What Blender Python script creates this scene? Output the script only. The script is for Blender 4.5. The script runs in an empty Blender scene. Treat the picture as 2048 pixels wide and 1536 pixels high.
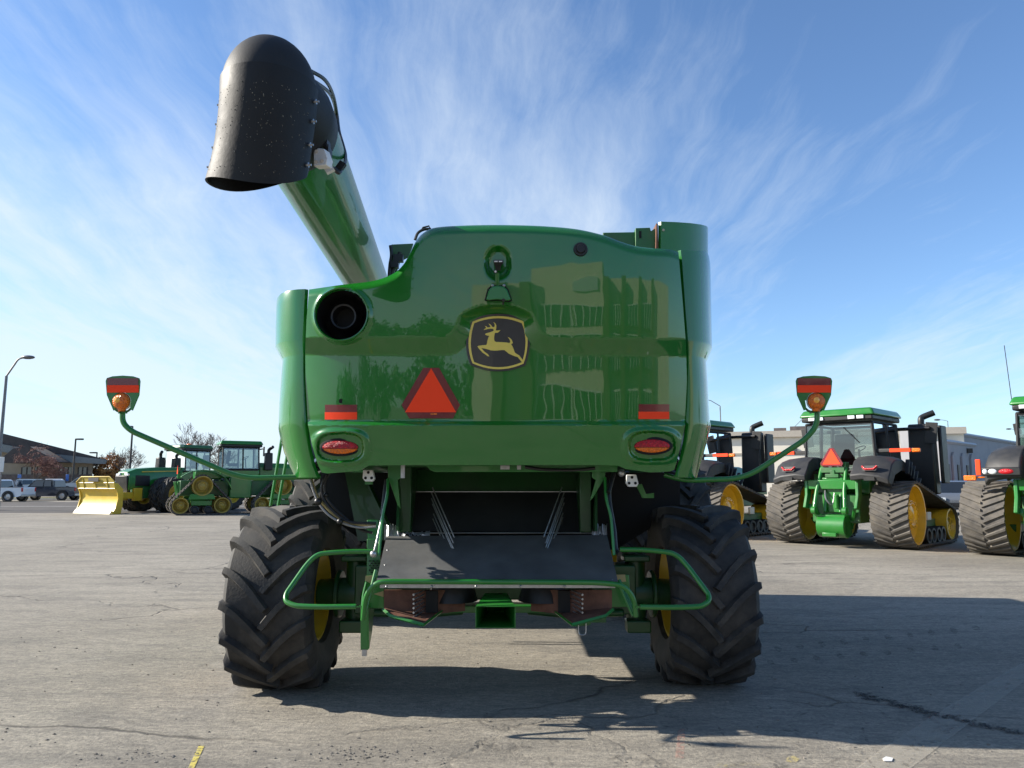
import bpy, bmesh, math, random
import numpy as np
from mathutils import Vector, Matrix
random.seed(7); np.random.seed(7)
S = bpy.context.scene
COL = S.collection
R_ = math.radians
# ------------------------------------------------------------------ camera
F = 1500.0; HZ = 963.0; CH = 1.70
PIT = math.atan((HZ - 768) / F); CP, SP = math.cos(PIT), math.sin(PIT)
cam = bpy.data.cameras.new('camera'); cam.sensor_width = 36; cam.lens = F / 2048 * 36
cam.clip_end = 4000; cam.clip_start = 0.05
co = bpy.data.objects.new('camera', cam); COL.objects.link(co)
co.location = (0, 0, CH); co.rotation_euler = (R_(90) + PIT, 0, 0); S.camera = co

def W(px, py, Y):                       # a measured picture point at a known distance -> world
    xc = (px - 1024) / F; yc = (768 - py) / F
    t = Y / (CP - yc * SP)
    return Vector((xc * t, Y, CH + (yc * CP + SP) * t))
def G(px, py, z=0.0):
    xc = (px - 1024) / F; yc = (768 - py) / F
    t = (z - CH) / (yc * CP + SP)
    return Vector((xc * t, (CP - yc * SP) * t, z))
# ------------------------------------------------------------------ sun / sky
SUN_EL = R_(28); SUN_V = Vector((-0.994, 0.11, 0)).normalized() * math.cos(SUN_EL) + Vector((0, 0, math.sin(SUN_EL)))
sl = bpy.data.lights.new('sun', 'SUN'); sl.energy = 4.0; sl.angle = R_(0.53); sl.color = (1, 0.93, 0.82)
so = bpy.data.objects.new('sun', sl); COL.objects.link(so)
so.rotation_euler = SUN_V.to_track_quat('Z', 'Y').to_euler(); so.location = (-30, 5, 30)

class NT:
    def __init__(s, tree): s.t = tree; s.n = tree.nodes; s.l = tree.links
    def new(s, typ, **kw):
        n = s.n.new(typ)
        for k, v in kw.items(): setattr(n, k, v)
        return n
    def put(s, sock, v):
        if hasattr(v, 'links') or isinstance(v, bpy.types.NodeSocket): s.l.new(v, sock)
        else: sock.default_value = v
    def math(s, op, a, b=0.0, clamp=False):
        n = s.new('ShaderNodeMath', operation=op, use_clamp=clamp); s.put(n.inputs[0], a); s.put(n.inputs[1], b); return n.outputs[0]
    def noise(s, vec, scale, detail=4, rough=0.55, dist=0.0):
        n = s.new('ShaderNodeTexNoise'); s.put(n.inputs['Vector'], vec); n.inputs['Scale'].default_value = scale
        n.inputs['Detail'].default_value = detail; n.inputs['Roughness'].default_value = rough; n.inputs['Distortion'].default_value = dist
        return n.outputs['Fac']
    def ramp(s, f, a, b, lo=0.0, hi=1.0):
        n = s.new('ShaderNodeMapRange', clamp=True); s.put(n.inputs['Value'], f)
        for k, v in (('From Min', a), ('From Max', b), ('To Min', lo), ('To Max', hi)): n.inputs[k].default_value = v
        return n.outputs[0]
    def mix(s, f, a, b, mode='MIX'):
        n = s.new('ShaderNodeMix', data_type='RGBA', blend_type=mode); s.put(n.inputs[0], f)
        s.put(n.inputs[6], c4(a)); s.put(n.inputs[7], c4(b)); return n.outputs[2]
    def mapv(s, vec, scale=(1, 1, 1), rot=(0, 0, 0), loc=(0, 0, 0)):
        n = s.new('ShaderNodeMapping'); s.put(n.inputs[0], vec)
        n.inputs['Scale'].default_value = scale; n.inputs['Rotation'].default_value = rot; n.inputs['Location'].default_value = loc
        return n.outputs[0]
def c4(c):
    if isinstance(c, (tuple, list)) and len(c) == 3: return (*c, 1)
    return c

wd = bpy.data.worlds.new('World'); S.world = wd; wd.use_nodes = True
w = NT(wd.node_tree); w.n.clear()
sky = w.new('ShaderNodeTexSky', sky_type='NISHITA'); sky.sun_disc = False
sky.sun_elevation = SUN_EL; sky.sun_rotation = math.atan2(SUN_V.x, SUN_V.y); sky.altitude = 600
sky.air_density = 1.0; sky.dust_density = 0.5; sky.ozone_density = 2.0
tc = w.new('ShaderNodeTexCoord').outputs['Generated']
sx = w.new('ShaderNodeSeparateXYZ'); w.l.new(tc, sx.inputs[0])
zc = w.math('ADD', w.math('MAXIMUM', sx.outputs[2], 0.0), 0.10)
u = w.math('DIVIDE', sx.outputs[0], zc); v = w.math('DIVIDE', sx.outputs[1], zc)
cb = w.new('ShaderNodeCombineXYZ'); w.l.new(u, cb.inputs[0]); w.l.new(v, cb.inputs[1])
wob = w.noise(cb.outputs[0], 0.9, 3)
st = w.mapv(cb.outputs[0], (1.1, 0.40, 1), (0, 0, R_(-14)), (3.3, 0.4, 0))
va = w.new('ShaderNodeVectorMath', operation='ADD'); w.l.new(st, va.inputs[0])
wc = w.new('ShaderNodeCombineXYZ'); w.l.new(w.math('MULTIPLY', wob, 0.45), wc.inputs[0]); w.l.new(w.math('MULTIPLY', wob, 0.25), wc.inputs[1])
w.l.new(wc.outputs[0], va.inputs[1])
n1 = w.noise(va.outputs[0], 0.9, 11, 0.66, 0.25)
n2 = w.noise(w.mapv(cb.outputs[0], (0.55, 0.25, 1), (0, 0, 0), (7.1, 2.2, 0)), 0.8, 3, 0.5)
n3 = w.noise(w.mapv(va.outputs[0], (3.0, 0.75, 1), (0, 0, R_(18))), 2.0, 9, 0.66, 0.25)
cover = w.math('ADD', w.ramp(u, -1.8, 1.4, 0.17, -0.06), w.ramp(n2, 0.35, 0.7, -0.10, 0.14))
c1 = w.math('ADD', w.math('ADD', w.math('MULTIPLY', n1, 0.70), w.math('MULTIPLY', n3, 0.30)), cover)
c1 = w.math('ADD', c1, w.ramp(sx.outputs[2], 0.10, 0.60, 0.060, -0.085))
cl = w.math('POWER', w.ramp(c1, 0.49, 0.77), 1.2)
cl = w.math('MULTIPLY', cl, w.ramp(sx.outputs[2], 0.0, 0.06, 0.7, 1.0))
hz = w.math('MULTIPLY', w.math('POWER', w.math('SUBTRACT', 1.0, w.math('MAXIMUM', sx.outputs[2], 0.0)), 9.0), w.ramp(u, -4, 4, 0.55, 0.36))
skyc = w.mix(1.0, sky.outputs[0], (0.76, 0.90, 1.04), 'MULTIPLY')
m1 = w.mix(hz, skyc, (2.8, 3.7, 4.3))
m2 = w.mix(w.math('MULTIPLY', cl, 0.74), m1, (4.1, 4.6, 5.1))
bg = w.new('ShaderNodeBackground'); w.l.new(m2, bg.inputs[0]); bg.inputs[1].default_value = 0.078
wo = w.new('ShaderNodeOutputWorld'); w.l.new(bg.outputs[0], wo.inputs[0])
S.view_settings.view_transform = 'Standard'; S.view_settings.look = 'None'; S.view_settings.gamma = 1
S.view_settings.exposure = 1.42

# ------------------------------------------------------------------ materials
def mat(name, col, rough=0.5, metal=0.0, coat=0.0, var=0.08, vs=6.0, bump=0.0, bs=30.0, dust=None, dustamt=0.0, coord='Object', wave=0.0, spec=0.5, coatr=0.03, emit=None, cior=1.5):
    m = bpy.data.materials.new(name); m.use_nodes = True
    t = NT(m.node_tree); b = t.n['Principled BSDF']
    tcn = t.new('ShaderNodeTexCoord').outputs[coord]
    c = c4(col)
    nz = t.noise(tcn, vs, 5)
    lo = tuple(x * (1 - var) for x in col); hi = tuple(min(1, x * (1 + var)) for x in col)
    cc = t.mix(t.ramp(nz, 0.3, 0.7), lo, hi)
    rr = rough
    if dust:
        d = t.math('MULTIPLY', t.ramp(t.noise(tcn, vs * 0.6, 8, 0.65), 0.42, 0.75), dustamt)
        cc = t.mix(d, cc, dust)
        rr = t.math('ADD', rough, t.math('MULTIPLY', d, 0.4))
    t.put(b.inputs['Base Color'], cc); t.put(b.inputs['Roughness'], rr)
    b.inputs['Metallic'].default_value = metal; b.inputs['Coat Weight'].default_value = coat; b.inputs['Coat Roughness'].default_value = coatr; b.inputs['Coat IOR'].default_value = cior
    b.inputs['Specular IOR Level'].default_value = spec
    if emit: b.inputs['Emission Color'].default_value = c4(emit[0]); b.inputs['Emission Strength'].default_value = emit[1]
    nrm = None
    if wave:
        bn = t.new('ShaderNodeBump'); bn.inputs['Strength'].default_value = wave; bn.inputs['Distance'].default_value = 0.02
        t.l.new(t.noise(tcn, 2.3, 2, 0.4), bn.inputs['Height']); nrm = bn.outputs[0]
    if bump:
        bn = t.new('ShaderNodeBump'); bn.inputs['Strength'].default_value = bump; bn.inputs['Distance'].default_value = 0.01
        t.l.new(t.noise(tcn, bs, 6), bn.inputs['Height'])
        if nrm is not None: t.l.new(nrm, bn.inputs['Normal'])
        nrm = bn.outputs[0]
    if nrm is not None:
        t.l.new(nrm, b.inputs['Normal'])
        if coat: t.l.new(nrm, b.inputs['Coat Normal'])
    return m
def glass_mat(name, tint=(0.75, 0.85, 0.85), a=0.35):
    m = bpy.data.materials.new(name); m.use_nodes = True; t = NT(m.node_tree); t.n.clear()
    g = t.new('ShaderNodeBsdfGlossy'); g.inputs['Roughness'].default_value = 0.02; g.inputs['Color'].default_value = (1, 1, 1, 1)
    tr = t.new('ShaderNodeBsdfTransparent'); tr.inputs['Color'].default_value = c4(tint)
    fr = t.new('ShaderNodeFresnel'); fr.inputs['IOR'].default_value = 1.5
    mx = t.new('ShaderNodeMixShader'); t.l.new(t.math('ADD', fr.outputs[0], a * 0.3, True), mx.inputs[0])
    t.l.new(tr.outputs[0], mx.inputs[1]); t.l.new(g.outputs[0], mx.inputs[2])
    o = t.new('ShaderNodeOutputMaterial'); t.l.new(mx.outputs[0], o.inputs[0]); return m

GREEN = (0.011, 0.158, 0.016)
M = {}
M['hood'] = mat('green_hood_paint', (0.008, 0.142, 0.012), 0.25, 0, 1.0, 0.03, 3, wave=0.13, coatr=0.02, cior=1.58, spec=0.3, dust=(0.06, 0.13, 0.05), dustamt=0.08)
M['green'] = mat('green_paint', GREEN, 0.33, 0, 0.4, 0.06, 5, dust=(0.14, 0.15, 0.10), dustamt=0.18)
M['auger'] = mat('auger_paint', (0.010, 0.135, 0.014), 0.38, 0, 0.35, 0.05, 5, coatr=0.03, spec=0.1, dust=(0.08, 0.11, 0.05), dustamt=0.08)
M['greens'] = mat('shade_dark_green', (0.007, 0.062, 0.010), 0.4, 0, 0.2, 0.2, 5, dust=(0.05, 0.048, 0.035), dustamt=0.35)  # green darkened to hold the shade under the hood, dust on top
M['greend'] = mat('green_dusty_paint', (0.016, 0.12, 0.024), 0.45, 0, 0.2, 0.15, 5, dust=(0.10, 0.09, 0.07), dustamt=0.45)
M['yellow'] = mat('yellow_paint', (0.64, 0.42, 0.02), 0.4, 0, 0.4, 0.06, 5, dust=(0.20, 0.16, 0.10), dustamt=0.25)
M['yellowd'] = mat('shaded_dusty_yellow', (0.36, 0.25, 0.03), 0.5, 0, 0.1, 0.15, 8, dust=(0.14, 0.115, 0.075), dustamt=0.5)  # yellow with the shade of a side turned from the sun mixed in, plus dust
M['plow'] = mat('yellow_plow_paint', (0.60, 0.42, 0.035), 0.45, 0, 0.1, 0.08, 3, dust=(0.45, 0.36, 0.2), dustamt=0.25)
M['plowgrille'] = mat('plow_mesh', (0.36, 0.28, 0.05), 0.6, var=0.15, vs=40)
M['tyre'] = mat('tyre_rubber', (0.018, 0.0175, 0.017), 0.72, 0, 0, 0.3, 7, bump=0.25, bs=60, dust=(0.15, 0.132, 0.108), dustamt=0.45)
M['track'] = mat('track_rubber', (0.075, 0.069, 0.062), 0.8, 0, 0, 0.3, 6, bump=0.25, bs=40, dust=(0.20, 0.175, 0.14), dustamt=0.6)
M['blackpl'] = mat('black_plastic', (0.008, 0.008, 0.0085), 0.45, 0, 0, 0.15, 9, bump=0.06, bs=120, dust=(0.035, 0.033, 0.03), dustamt=0.25)
M['fender'] = mat('dark_grey_plastic', (0.019, 0.0195, 0.021), 0.55, 0, 0, 0.12, 9, bump=0.08, bs=150, dust=(0.06, 0.055, 0.05), dustamt=0.3)
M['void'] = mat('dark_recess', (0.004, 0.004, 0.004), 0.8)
M['rubber'] = mat('spout_rubber', (0.006, 0.0062, 0.0065), 0.55, 0, 0, 0.2, 5, bump=0.1, bs=40, dust=(0.022, 0.021, 0.020), dustamt=0.35, spec=0.35)
M['chaff'] = mat('dry_chaff', (.30, .27, .20), .8, var=.4, vs=30)
M['elbow'] = mat('spout_plastic', (0.013, 0.0135, 0.014), 0.58, 0, 0, 0.15, 5, bump=0.06, bs=80, dust=(0.035, 0.033, 0.03), dustamt=0.3, spec=0.35)
M['sheet'] = mat('tailboard_rubber', (0.085, 0.089, 0.091), 0.50, 0, 0, 0.25, 4, bump=0.1, bs=30, dust=(0.10, 0.098, 0.09), dustamt=0.6)
M['apron'] = mat('black_apron', (0.010, 0.011, 0.012), 0.5, var=0.3, vs=4, bump=0.1, bs=30, dust=(0.04, 0.039, 0.037), dustamt=0.35)
M['steel'] = mat('bare_steel', (0.42, 0.42, 0.42), 0.38, 0.8, 0, 0.15, 20)
M['worn'] = mat('torn_silver_lining', (0.45, 0.46, 0.48), 0.45, 0.5, 0, 0.4, 14, bump=0.6, bs=18)
M['rust'] = mat('rusty_steel', (0.12, 0.050, 0.030), 0.7, 0.1, 0, 0.35, 12, bump=0.15, bs=60, dust=(0.20, 0.11, 0.07), dustamt=0.5)
M['white'] = mat('white_plastic', (0.70, 0.69, 0.66), 0.4, var=0.05)
M['orange'] = mat('fluorescent_orange', (1.0, 0.062, 0.014), 0.6, var=0.02, spec=0.2)
M['dred'] = mat('dark_red_reflector', (0.16, 0.010, 0.012), 0.25, 0, 0.4, 0.1, 40)
M['redlens'] = mat('red_lens', (0.42, 0.004, 0.010), 0.25, 0, 0.25, 0.5, 90, bump=0.9, bs=110, spec=0.3)
M['amber'] = mat('amber_lens', (0.72, 0.15, 0.006), 0.22, 0, 0.4, 0.4, 70, bump=0.9, bs=110, spec=0.3)
M['amberbulb'] = mat('amber_bulb', (1.0, 0.42, 0.04), 0.1, 0, 1.0, 0.2, 60)
M['badge'] = mat('badge_black', (0.028, 0.024, 0.021), 0.4, 0, 0.2, 0.1, 20)
M['badgey'] = mat('badge_yellow', (0.72, 0.56, 0.10), 0.4, 0, 0.2, 0.04, 20)
M['hose'] = mat('black_hose', (0.012, 0.012, 0.012), 0.4)
M['hosemetal'] = mat('grey_hose_sleeve', (0.30, 0.30, 0.30), 0.35, 0.6, bump=0.4, bs=220)
M['hosey'] = mat('tan_hose', (0.32, 0.27, 0.12), 0.5)
M['glass'] = glass_mat('cab_glass', (0.50, 0.58, 0.55))
M['carglass'] = mat('dark_car_glass', (0.012, 0.015, 0.018), 0.05, 0, 1.0)
M['wingl'] = mat('window_glass', (0.035, 0.045, 0.05), 0.05, 0, 1.0, 0.3, 0.6)
M['lampglass'] = mat('clear_lamp_glass', (0.75, 0.78, 0.8), 0.1, 0.2, 1.0)
M['pole'] = mat('grey_pole', (0.17, 0.17, 0.175), 0.45, 0.5)
M['poled'] = mat('dark_bronze_pole', (0.03, 0.026, 0.024), 0.5)
M['bluepaint'] = mat('blue_sign', (0.06, 0.16, 0.45), 0.5)

# ------------------------------------------------------------------ mesh builder
class MB:
    def __init__(s): s.v = []; s.f = []; s.mi = []
    def add(s, vs, fs, mi=0):
        o = len(s.v); s.v += [Vector(p) for p in vs]; s.f += [tuple(i + o for i in f) for f in fs]; s.mi += [mi] * len(fs); return s
    def box(s, c, d, rot=None, mi=0, top=(1, 1), sh=(0, 0)):
        hx, hy, hz_ = d[0] / 2, d[1] / 2, d[2] / 2; vs = []
        for z in (-1, 1):
            for y in (-1, 1):
                for x in (-1, 1):
                    k = top if z > 0 else (1, 1); q = sh if z > 0 else (0, 0)
                    p = Vector((x * hx * k[0] + q[0], y * hy * k[1] + q[1], z * hz_))
                    if rot: p = rot @ p
                    vs.append(p + Vector(c))
        return s.add(vs, [(0, 2, 3, 1), (4, 5, 7, 6), (0, 1, 5, 4), (2, 6, 7, 3), (0, 4, 6, 2), (1, 3, 7, 5)], mi)
    def loft(s, rings, closed=True, caps=True, mi=0):
        n = len(rings[0]); vs = [p for r in rings for p in r]; fs = []
        for i in range(len(rings) - 1):
            for j in range(n if closed else n - 1):
                k = (j + 1) % n; fs.append((i * n + j, i * n + k, (i + 1) * n + k, (i + 1) * n + j))
        if caps and closed: fs.append(tuple(range(n))[::-1]); fs.append(tuple((len(rings) - 1) * n + j for j in range(n)))
        return s.add(vs, fs, mi)
    def tube(s, pts, r, n=10, caps=True, mi=0, el=1.0):
        pts = [Vector(p) for p in pts]; k = len(pts); rs = r if isinstance(r, (list, tuple)) else [r] * k
        tg = [(pts[min(i + 1, k - 1)] - pts[max(i - 1, 0)]).normalized() for i in range(k)]
        a = Vector((0, 0, 1)) if abs(tg[0].z) < 0.9 else Vector((1, 0, 0))
        nx = tg[0].cross(a).normalized(); rings = []
        for i in range(k):
            nx = (nx - tg[i] * nx.dot(tg[i])).normalized(); ny = tg[i].cross(nx)
            rings.append([pts[i] + nx * (rs[i] * math.cos(2 * math.pi * j / n)) + ny * (rs[i] * el * math.sin(2 * math.pi * j / n)) for j in range(n)])
        return s.loft(rings, True, caps, mi)
    def cyl(s, p0, p1, r0, r1=None, n=16, mi=0): return s.tube([p0, p1], [r0, r0 if r1 is None else r1], n, True, mi)
    def lathe(s, prof, mtx, n=40, mi=0):          # prof: (axial x, radius); axis X
        vs = []; fs = []; k = len(prof)
        for i in range(n):
            a = 2 * math.pi * i / n; c, d = math.cos(a), math.sin(a)
            for x, r in prof: vs.append(mtx @ Vector((x, r * c, r * d)))
        for i in range(n):
            for j in range(k - 1):
                q = (i + 1) % n; fs.append((i * k + j, i * k + j + 1, q * k + j + 1, q * k + j))
        return s.add(vs, fs, mi)
    def prism(s, poly, vec, mi=0):
        poly = [Vector(p) for p in poly]; n = len(poly); vec = Vector(vec)
        vs = poly + [p + vec for p in poly]
        fs = [tuple(range(n)), tuple(range(2 * n - 1, n - 1, -1))] + [(i, i + n, (i + 1) % n + n, (i + 1) % n) for i in range(n)]
        return s.add(vs, fs, mi)
    def sphere(s, c, r, n=12, m=8, mi=0, sc=(1, 1, 1)):
        rings = []
        for i in range(m + 1):
            t = math.pi * i / m
            rings.append([Vector(c) + Vector((max(1e-4, math.sin(t)) * math.cos(2 * math.pi * j / n) * sc[0], max(1e-4, math.sin(t)) * math.sin(2 * math.pi * j / n) * sc[1], math.cos(t) * sc[2])) * r for j in range(n)])
        return s.loft(rings, True, False, mi)
    def build(s, name, mats, parent=None, off=None, smooth=38, bevel=0.0, seg=2, recalc=True):
        me = bpy.data.meshes.new(name); o = Vector(off) if off is not None else Vector((0, 0, 0))
        me.from_pydata([tuple(p - o) for p in s.v], [], s.f)
        mats = mats if isinstance(mats, (list, tuple)) else [mats]
        for m_ in mats: me.materials.append(M[m_] if isinstance(m_, str) else m_)
        for p, i in zip(me.polygons, s.mi): p.material_index = i
        if recalc:
            bm = bmesh.new(); bm.from_mesh(me); bmesh.ops.recalc_face_normals(bm, faces=bm.faces); bm.to_mesh(me); bm.free()
        for p in me.polygons: p.use_smooth = True
        try: me.set_sharp_from_angle(angle=R_(smooth))
        except Exception: pass
        ob = bpy.data.objects.new(name, me); COL.objects.link(ob)
        if parent: ob.parent = parent
        if bevel:
            b = ob.modifiers.new('bevel', 'BEVEL'); b.width = bevel; b.segments = seg; b.limit_method = 'ANGLE'; b.angle_limit = R_(40)
        return ob
    def pieces(s):
        par = list(range(len(s.v)))
        def find(a):
            while par[a] != a: par[a] = par[par[a]]; a = par[a]
            return a
        for f in s.f:
            for i in f[1:]:
                a, b = find(f[0]), find(i)
                if a != b: par[b] = a
        groups = {}
        for f, mi in zip(s.f, s.mi): groups.setdefault(find(f[0]), []).append((f, mi))
        out = []
        for fl in groups.values():
            ids = sorted({i for f, _ in fl for i in f}); mp = {a: k for k, a in enumerate(ids)}
            m = MB(); m.v = [s.v[i] for i in ids]; m.f = [tuple(mp[i] for i in f) for f, _ in fl]; m.mi = [q for _, q in fl]; out.append(m)
        return out
    def each(s, name, mats, parent=None, off=None, **k):
        return [m.build(name, mats, parent, off, **k) for m in s.pieces()]
def tag(o, label=None, cat=None, group=None, kind=None):
    if label: o['label'] = label
    if cat: o['category'] = cat
    if group: o['group'] = group
    if kind: o['kind'] = kind
    return o
def root(name, loc, rz, label, cat, group=None):
    o = bpy.data.objects.new(name, None); COL.objects.link(o); o.location = loc; o.rotation_euler = (0, 0, rz); o.empty_display_size = 0.2
    return tag(o, label, cat, group)
def copy_tree(o, parent=None):
    c = o.copy(); COL.objects.link(c); c.parent = parent
    for ch in list(o.children): copy_tree(ch, c)
    return c
def cr(pts, k=6):                     # Catmull-Rom through points
    pts = [Vector(p) for p in pts]; P = [pts[0] * 2 - pts[1]] + pts + [pts[-1] * 2 - pts[-2]]; out = []
    for i in range(1, len(P) - 2):
        for j in range(k):
            t = j / k; a, b, c, d = P[i - 1], P[i], P[i + 1], P[i + 2]
            out.append(0.5 * ((2 * b) + (c - a) * t + (2 * a - 5 * b + 4 * c - d) * t * t + (3 * b - a - 3 * c + d) * t ** 3))
    return out + [pts[-1]]
def rounded(pts, rad, k=6):           # polyline with rounded corners
    pts = [Vector(p) for p in pts]; out = [pts[0]]
    for i in range(1, len(pts) - 1):
        a, b, c = pts[i - 1], pts[i], pts[i + 1]
        r = min(rad, (a - b).length * 0.49, (c - b).length * 0.49)
        p, q = b + (a - b).normalized() * r, b + (c - b).normalized() * r
        for j in range(k + 1):
            t = j / k; out.append(p * (1 - t) ** 2 + b * 2 * t * (1 - t) + q * t * t)
    return out + [pts[-1]]
RX = lambda a: Matrix.Rotation(a, 3, 'X')
RY = lambda a: Matrix.Rotation(a, 3, 'Y')
RZ = lambda a: Matrix.Rotation(a, 3, 'Z')
T4 = Matrix.Translation
# ------------------------------------------------------------------ tyres and rims (axis X, rear of the wheel at -Y)
def tyre_mb(R, Wd, rim, nl, H, lean, c=(0, 0, 0), lw=0.055, sect=72):
    mb = MB(); hw = Wd / 2; cc = Vector(c)
    prof = [(-hw * .72, rim), (-hw * .86, rim + .015), (-hw * .98, rim + (R - rim) * .38), (-hw * 1.0, rim + (R - rim) * .6), (-hw * .955, R - H * 2.0), (-hw * .86, R - H * 1.32), (-hw * .45, R - H * 1.05), (0, R - H)]
    prof += [(-x, r) for x, r in prof[-2::-1]]
    mb.lathe(prof, T4(cc), sect)
    P = lambda a, x, r: cc + Vector((x, -r * math.cos(a), r * math.sin(a)))
    pitch = 2 * math.pi / nl
    pf = [(-.04, H * 1.0 + .012, 0), (.12, H * 1.02 + .012, 0), (.35, H * 1.05 + .012, .001), (.6, H * 1.15 + .012, .004), (.82, H * 1.35 + .014, .010), (.95, H * 1.75 + .016, .022), (1.005, H * 2.6 + .01, H * 1.25), (1.0, H * 3.4, H * 2.4)]
    for sd in (-1, 1):
        for i in range(nl):
            a0 = i * pitch + (pitch / 2 if sd > 0 else 0)
            rings = []
            for j, (s_, dn, tp) in enumerate(pf):
                sc = min(1.0, max(0, s_)); a = a0 + lean * (1 - (1 - sc) ** 1.55); da = lean * 1.55 * (1 - sc) ** .55
                if s_ < 0: a = a0 + lean * 1.3 * s_
                x = s_ * hw; tv = Vector((da * R, hw)).normalized(); pv = Vector((-tv.y, tv.x))  # (arc, x)
                wt = lw * (0.5 + 0.10 * sc); wb = wt + .016
                e = [( wb, R - dn), (wt, R - tp), (-wt, R - tp), (-wb, R - dn)]
                rings.append([P(a + k * pv.x / R, sd * (x + k * pv.y), r) for k, r in e])
            mb.loft(rings, True, True)
    return mb
def rim_mb(R, hw, out=1, c=(0, 0, 0)):
    mb = MB(); o = out
    prof = [(-hw, R + .02), (-hw, R - .01), (-hw * .8, R - .03), (-hw * .5, R - .09), (hw * .3 * o, R - .10), (hw * .35 * o, R * .72), (hw * .1 * o, R * .66), (hw * .1 * o, R * .35), (hw * .25 * o, R * .33), (hw * .25 * o, .001)]
    mb.lathe(prof, T4(Vector(c)), 40)
    prof = [(hw, R + .02), (hw, R - .01), (hw * .8, R - .03), (hw * .5, R - .09), (hw * .2, R - .09)]
    mb.lathe(prof, T4(Vector(c)), 40)
    for k in range(10):
        a = 2 * math.pi * k / 10; q = Vector(c) + Vector((hw * .1 * o, R * .45 * math.cos(a), R * .45 * math.sin(a)))
        mb.cyl(q - Vector((.02, 0, 0)), q + Vector((.02, 0, 0)), .014, n=6)
    return mb
# ================================================================== COMBINE
LC = Vector((-0.14, 6.65, 0))
comb = root('combine_harvester', LC, 0, 'big green combine harvester seen from behind with its unloading auger folded back', 'combine harvester')
def cp(mb, name, mats, parent=None, **k): return mb.build(name, mats, parent or comb, LC, **k)
def cpe(mb, name, mats, parent=None, **k): return mb.each(name, mats, parent or comb, LC, **k)
# --- hood surface in picture coordinates with a real depth for every point
def interp(x, pts): return float(np.interp(x, [p[0] for p in pts], [p[1] for p in pts]))
TOPP = cr([(u_, v_, 0) for u_, v_ in [(600, 581), (618, 579), (680, 570), (745, 562), (785, 548), (806, 530), (820, 506), (832, 482), (848, 465), (872, 455), (930, 451), (1000, 450), (1080, 452), (1150, 458), (1205, 470), (1240, 483), (1270, 492), (1300, 496), (1340, 499), (1362, 506), (1380, 506)]], 8)
TOPP = [(p.x, p.y) for p in TOPP]
BOTP = [(600, 930), (632, 943), (655, 947), (718, 942), (738, 931), (860, 930), (1180, 930), (1235, 931), (1252, 938), (1300, 945), (1340, 943), (1370, 930)]
XL = [(440, 619), (580, 618), (640, 613), (700, 610.5), (760, 611), (850, 616), (890, 624), (925, 634), (950, 645)]
XR = [(440, 1355), (506, 1357), (600, 1365), (690, 1372), (770, 1374), (850, 1370), (890, 1362), (925, 1353), (950, 1345)]
CONT = cr([(u_, v_, 0) for u_, v_ in [(590, 675), (700, 675), (872, 675), (897, 671), (911, 658), (918, 640), (927, 627), (958, 613), (995, 608), (1032, 613), (1062, 627), (1071, 643), (1079, 660), (1092, 671), (1116, 675), (1250, 677), (1400, 679)]], 6)
CX = np.array([p.x for p in CONT]); CY = np.array([p.y for p in CONT])
Y0 = 5.50
def side_c(px):
    q = (px - 991) / 382.0; return 0.055 * q * q + 0.11 * abs(q) ** 7
def Ylow(px, py):
    y = Y0 + 0.000185 * (py - 760) + side_c(px)
    if py > 842: y += -0.032 * min(1, (py - 842) / 8.0)
    if py > 851: y += 0.00052 * (py - 851)
    return y
def Yup(px, py):
    return Y0 - 0.115 + 0.00034 * ((py - 440) ** 2 - 235 ** 2) / 470.0 + side_c(px)
def sdist(px, py):
    ax, ay, bx, by = CX[:-1], CY[:-1], CX[1:], CY[1:]
    dx, dy = bx - ax, by - ay; t = np.clip(((px - ax) * dx + (py - ay) * dy) / (dx * dx + dy * dy + 1e-9), 0, 1)
    d = np.sqrt((px - ax - t * dx) ** 2 + (py - ay - t * dy) ** 2).min()
    return d if py > np.interp(px, CX, CY) else -d
def smst(t): t = max(0, min(1, t)); return t * t * (3 - 2 * t)
def superr(px, py, cx, cy, a, b, n): return (abs((px - cx) / a) ** n + abs((py - cy) / b) ** n) ** (1 / n)
LAMPS = [(681, 894.5), (1304, 892)]
def hoodY(px, py):
    sd = sdist(px, py); yl, yu = Ylow(px, py), Yup(px, py)
    wdt = 17 + 17 * max(0, min(1, (py - 618) / 50.0))
    k = max(0, min(1, sd / wdt)); y = yu + (yl - yu) * k
    top = interp(px, TOPP); d = py - top
    if d < 16: y += 0.05 * (1 - d / 16.0) ** 2
    for cx, cy in LAMPS:
        if abs(px - cx) < 75 and abs(py - cy) < 55:
            q = superr(px, py, cx, cy, 53, 33, 2.8)
            if q < 1.22:
                y += -0.022 * smst((1.22 - q) / 0.25)
                if q < 0.93: y += 0.030 * smst((0.93 - q) / 0.16)
    q = superr(px, py, 996, 526, 28, 36, 2.3)
    if q < 1: y += 0.05 * smst((1 - q) / 0.42)
    q = math.hypot(px - 685, py - 630)
    if q < 62: y += -0.018 * smst((62 - q) / 8.0)
    return y
NU, NV = 270, 176
mb = MB(); idx = {}
us = np.linspace(0, 1, NU)
grid = []
for i in range(NU):
    u_ = us[i]; colp = []
    # row spacing: find column top/bottom
    xt = interp(500, XL) + (interp(500, XR) - interp(500, XL)) * u_
    for _ in range(4):
        yt = interp(xt, TOPP); xt = interp(yt, XL) + (interp(yt, XR) - interp(yt, XL)) * u_
    xb = interp(930, XL) + (interp(930, XR) - interp(930, XL)) * u_
    for _ in range(4):
        yb = interp(xb, BOTP); xb = interp(yb, XL) + (interp(yb, XR) - interp(yb, XL)) * u_
    for j in range(NV):
        py = yt + (yb - yt) * j / (NV - 1)
        px = interp(py, XL) + (interp(py, XR) - interp(py, XL)) * u_
        colp.append((px, py))
    grid.append(colp)
vs = []; fs = []
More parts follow.
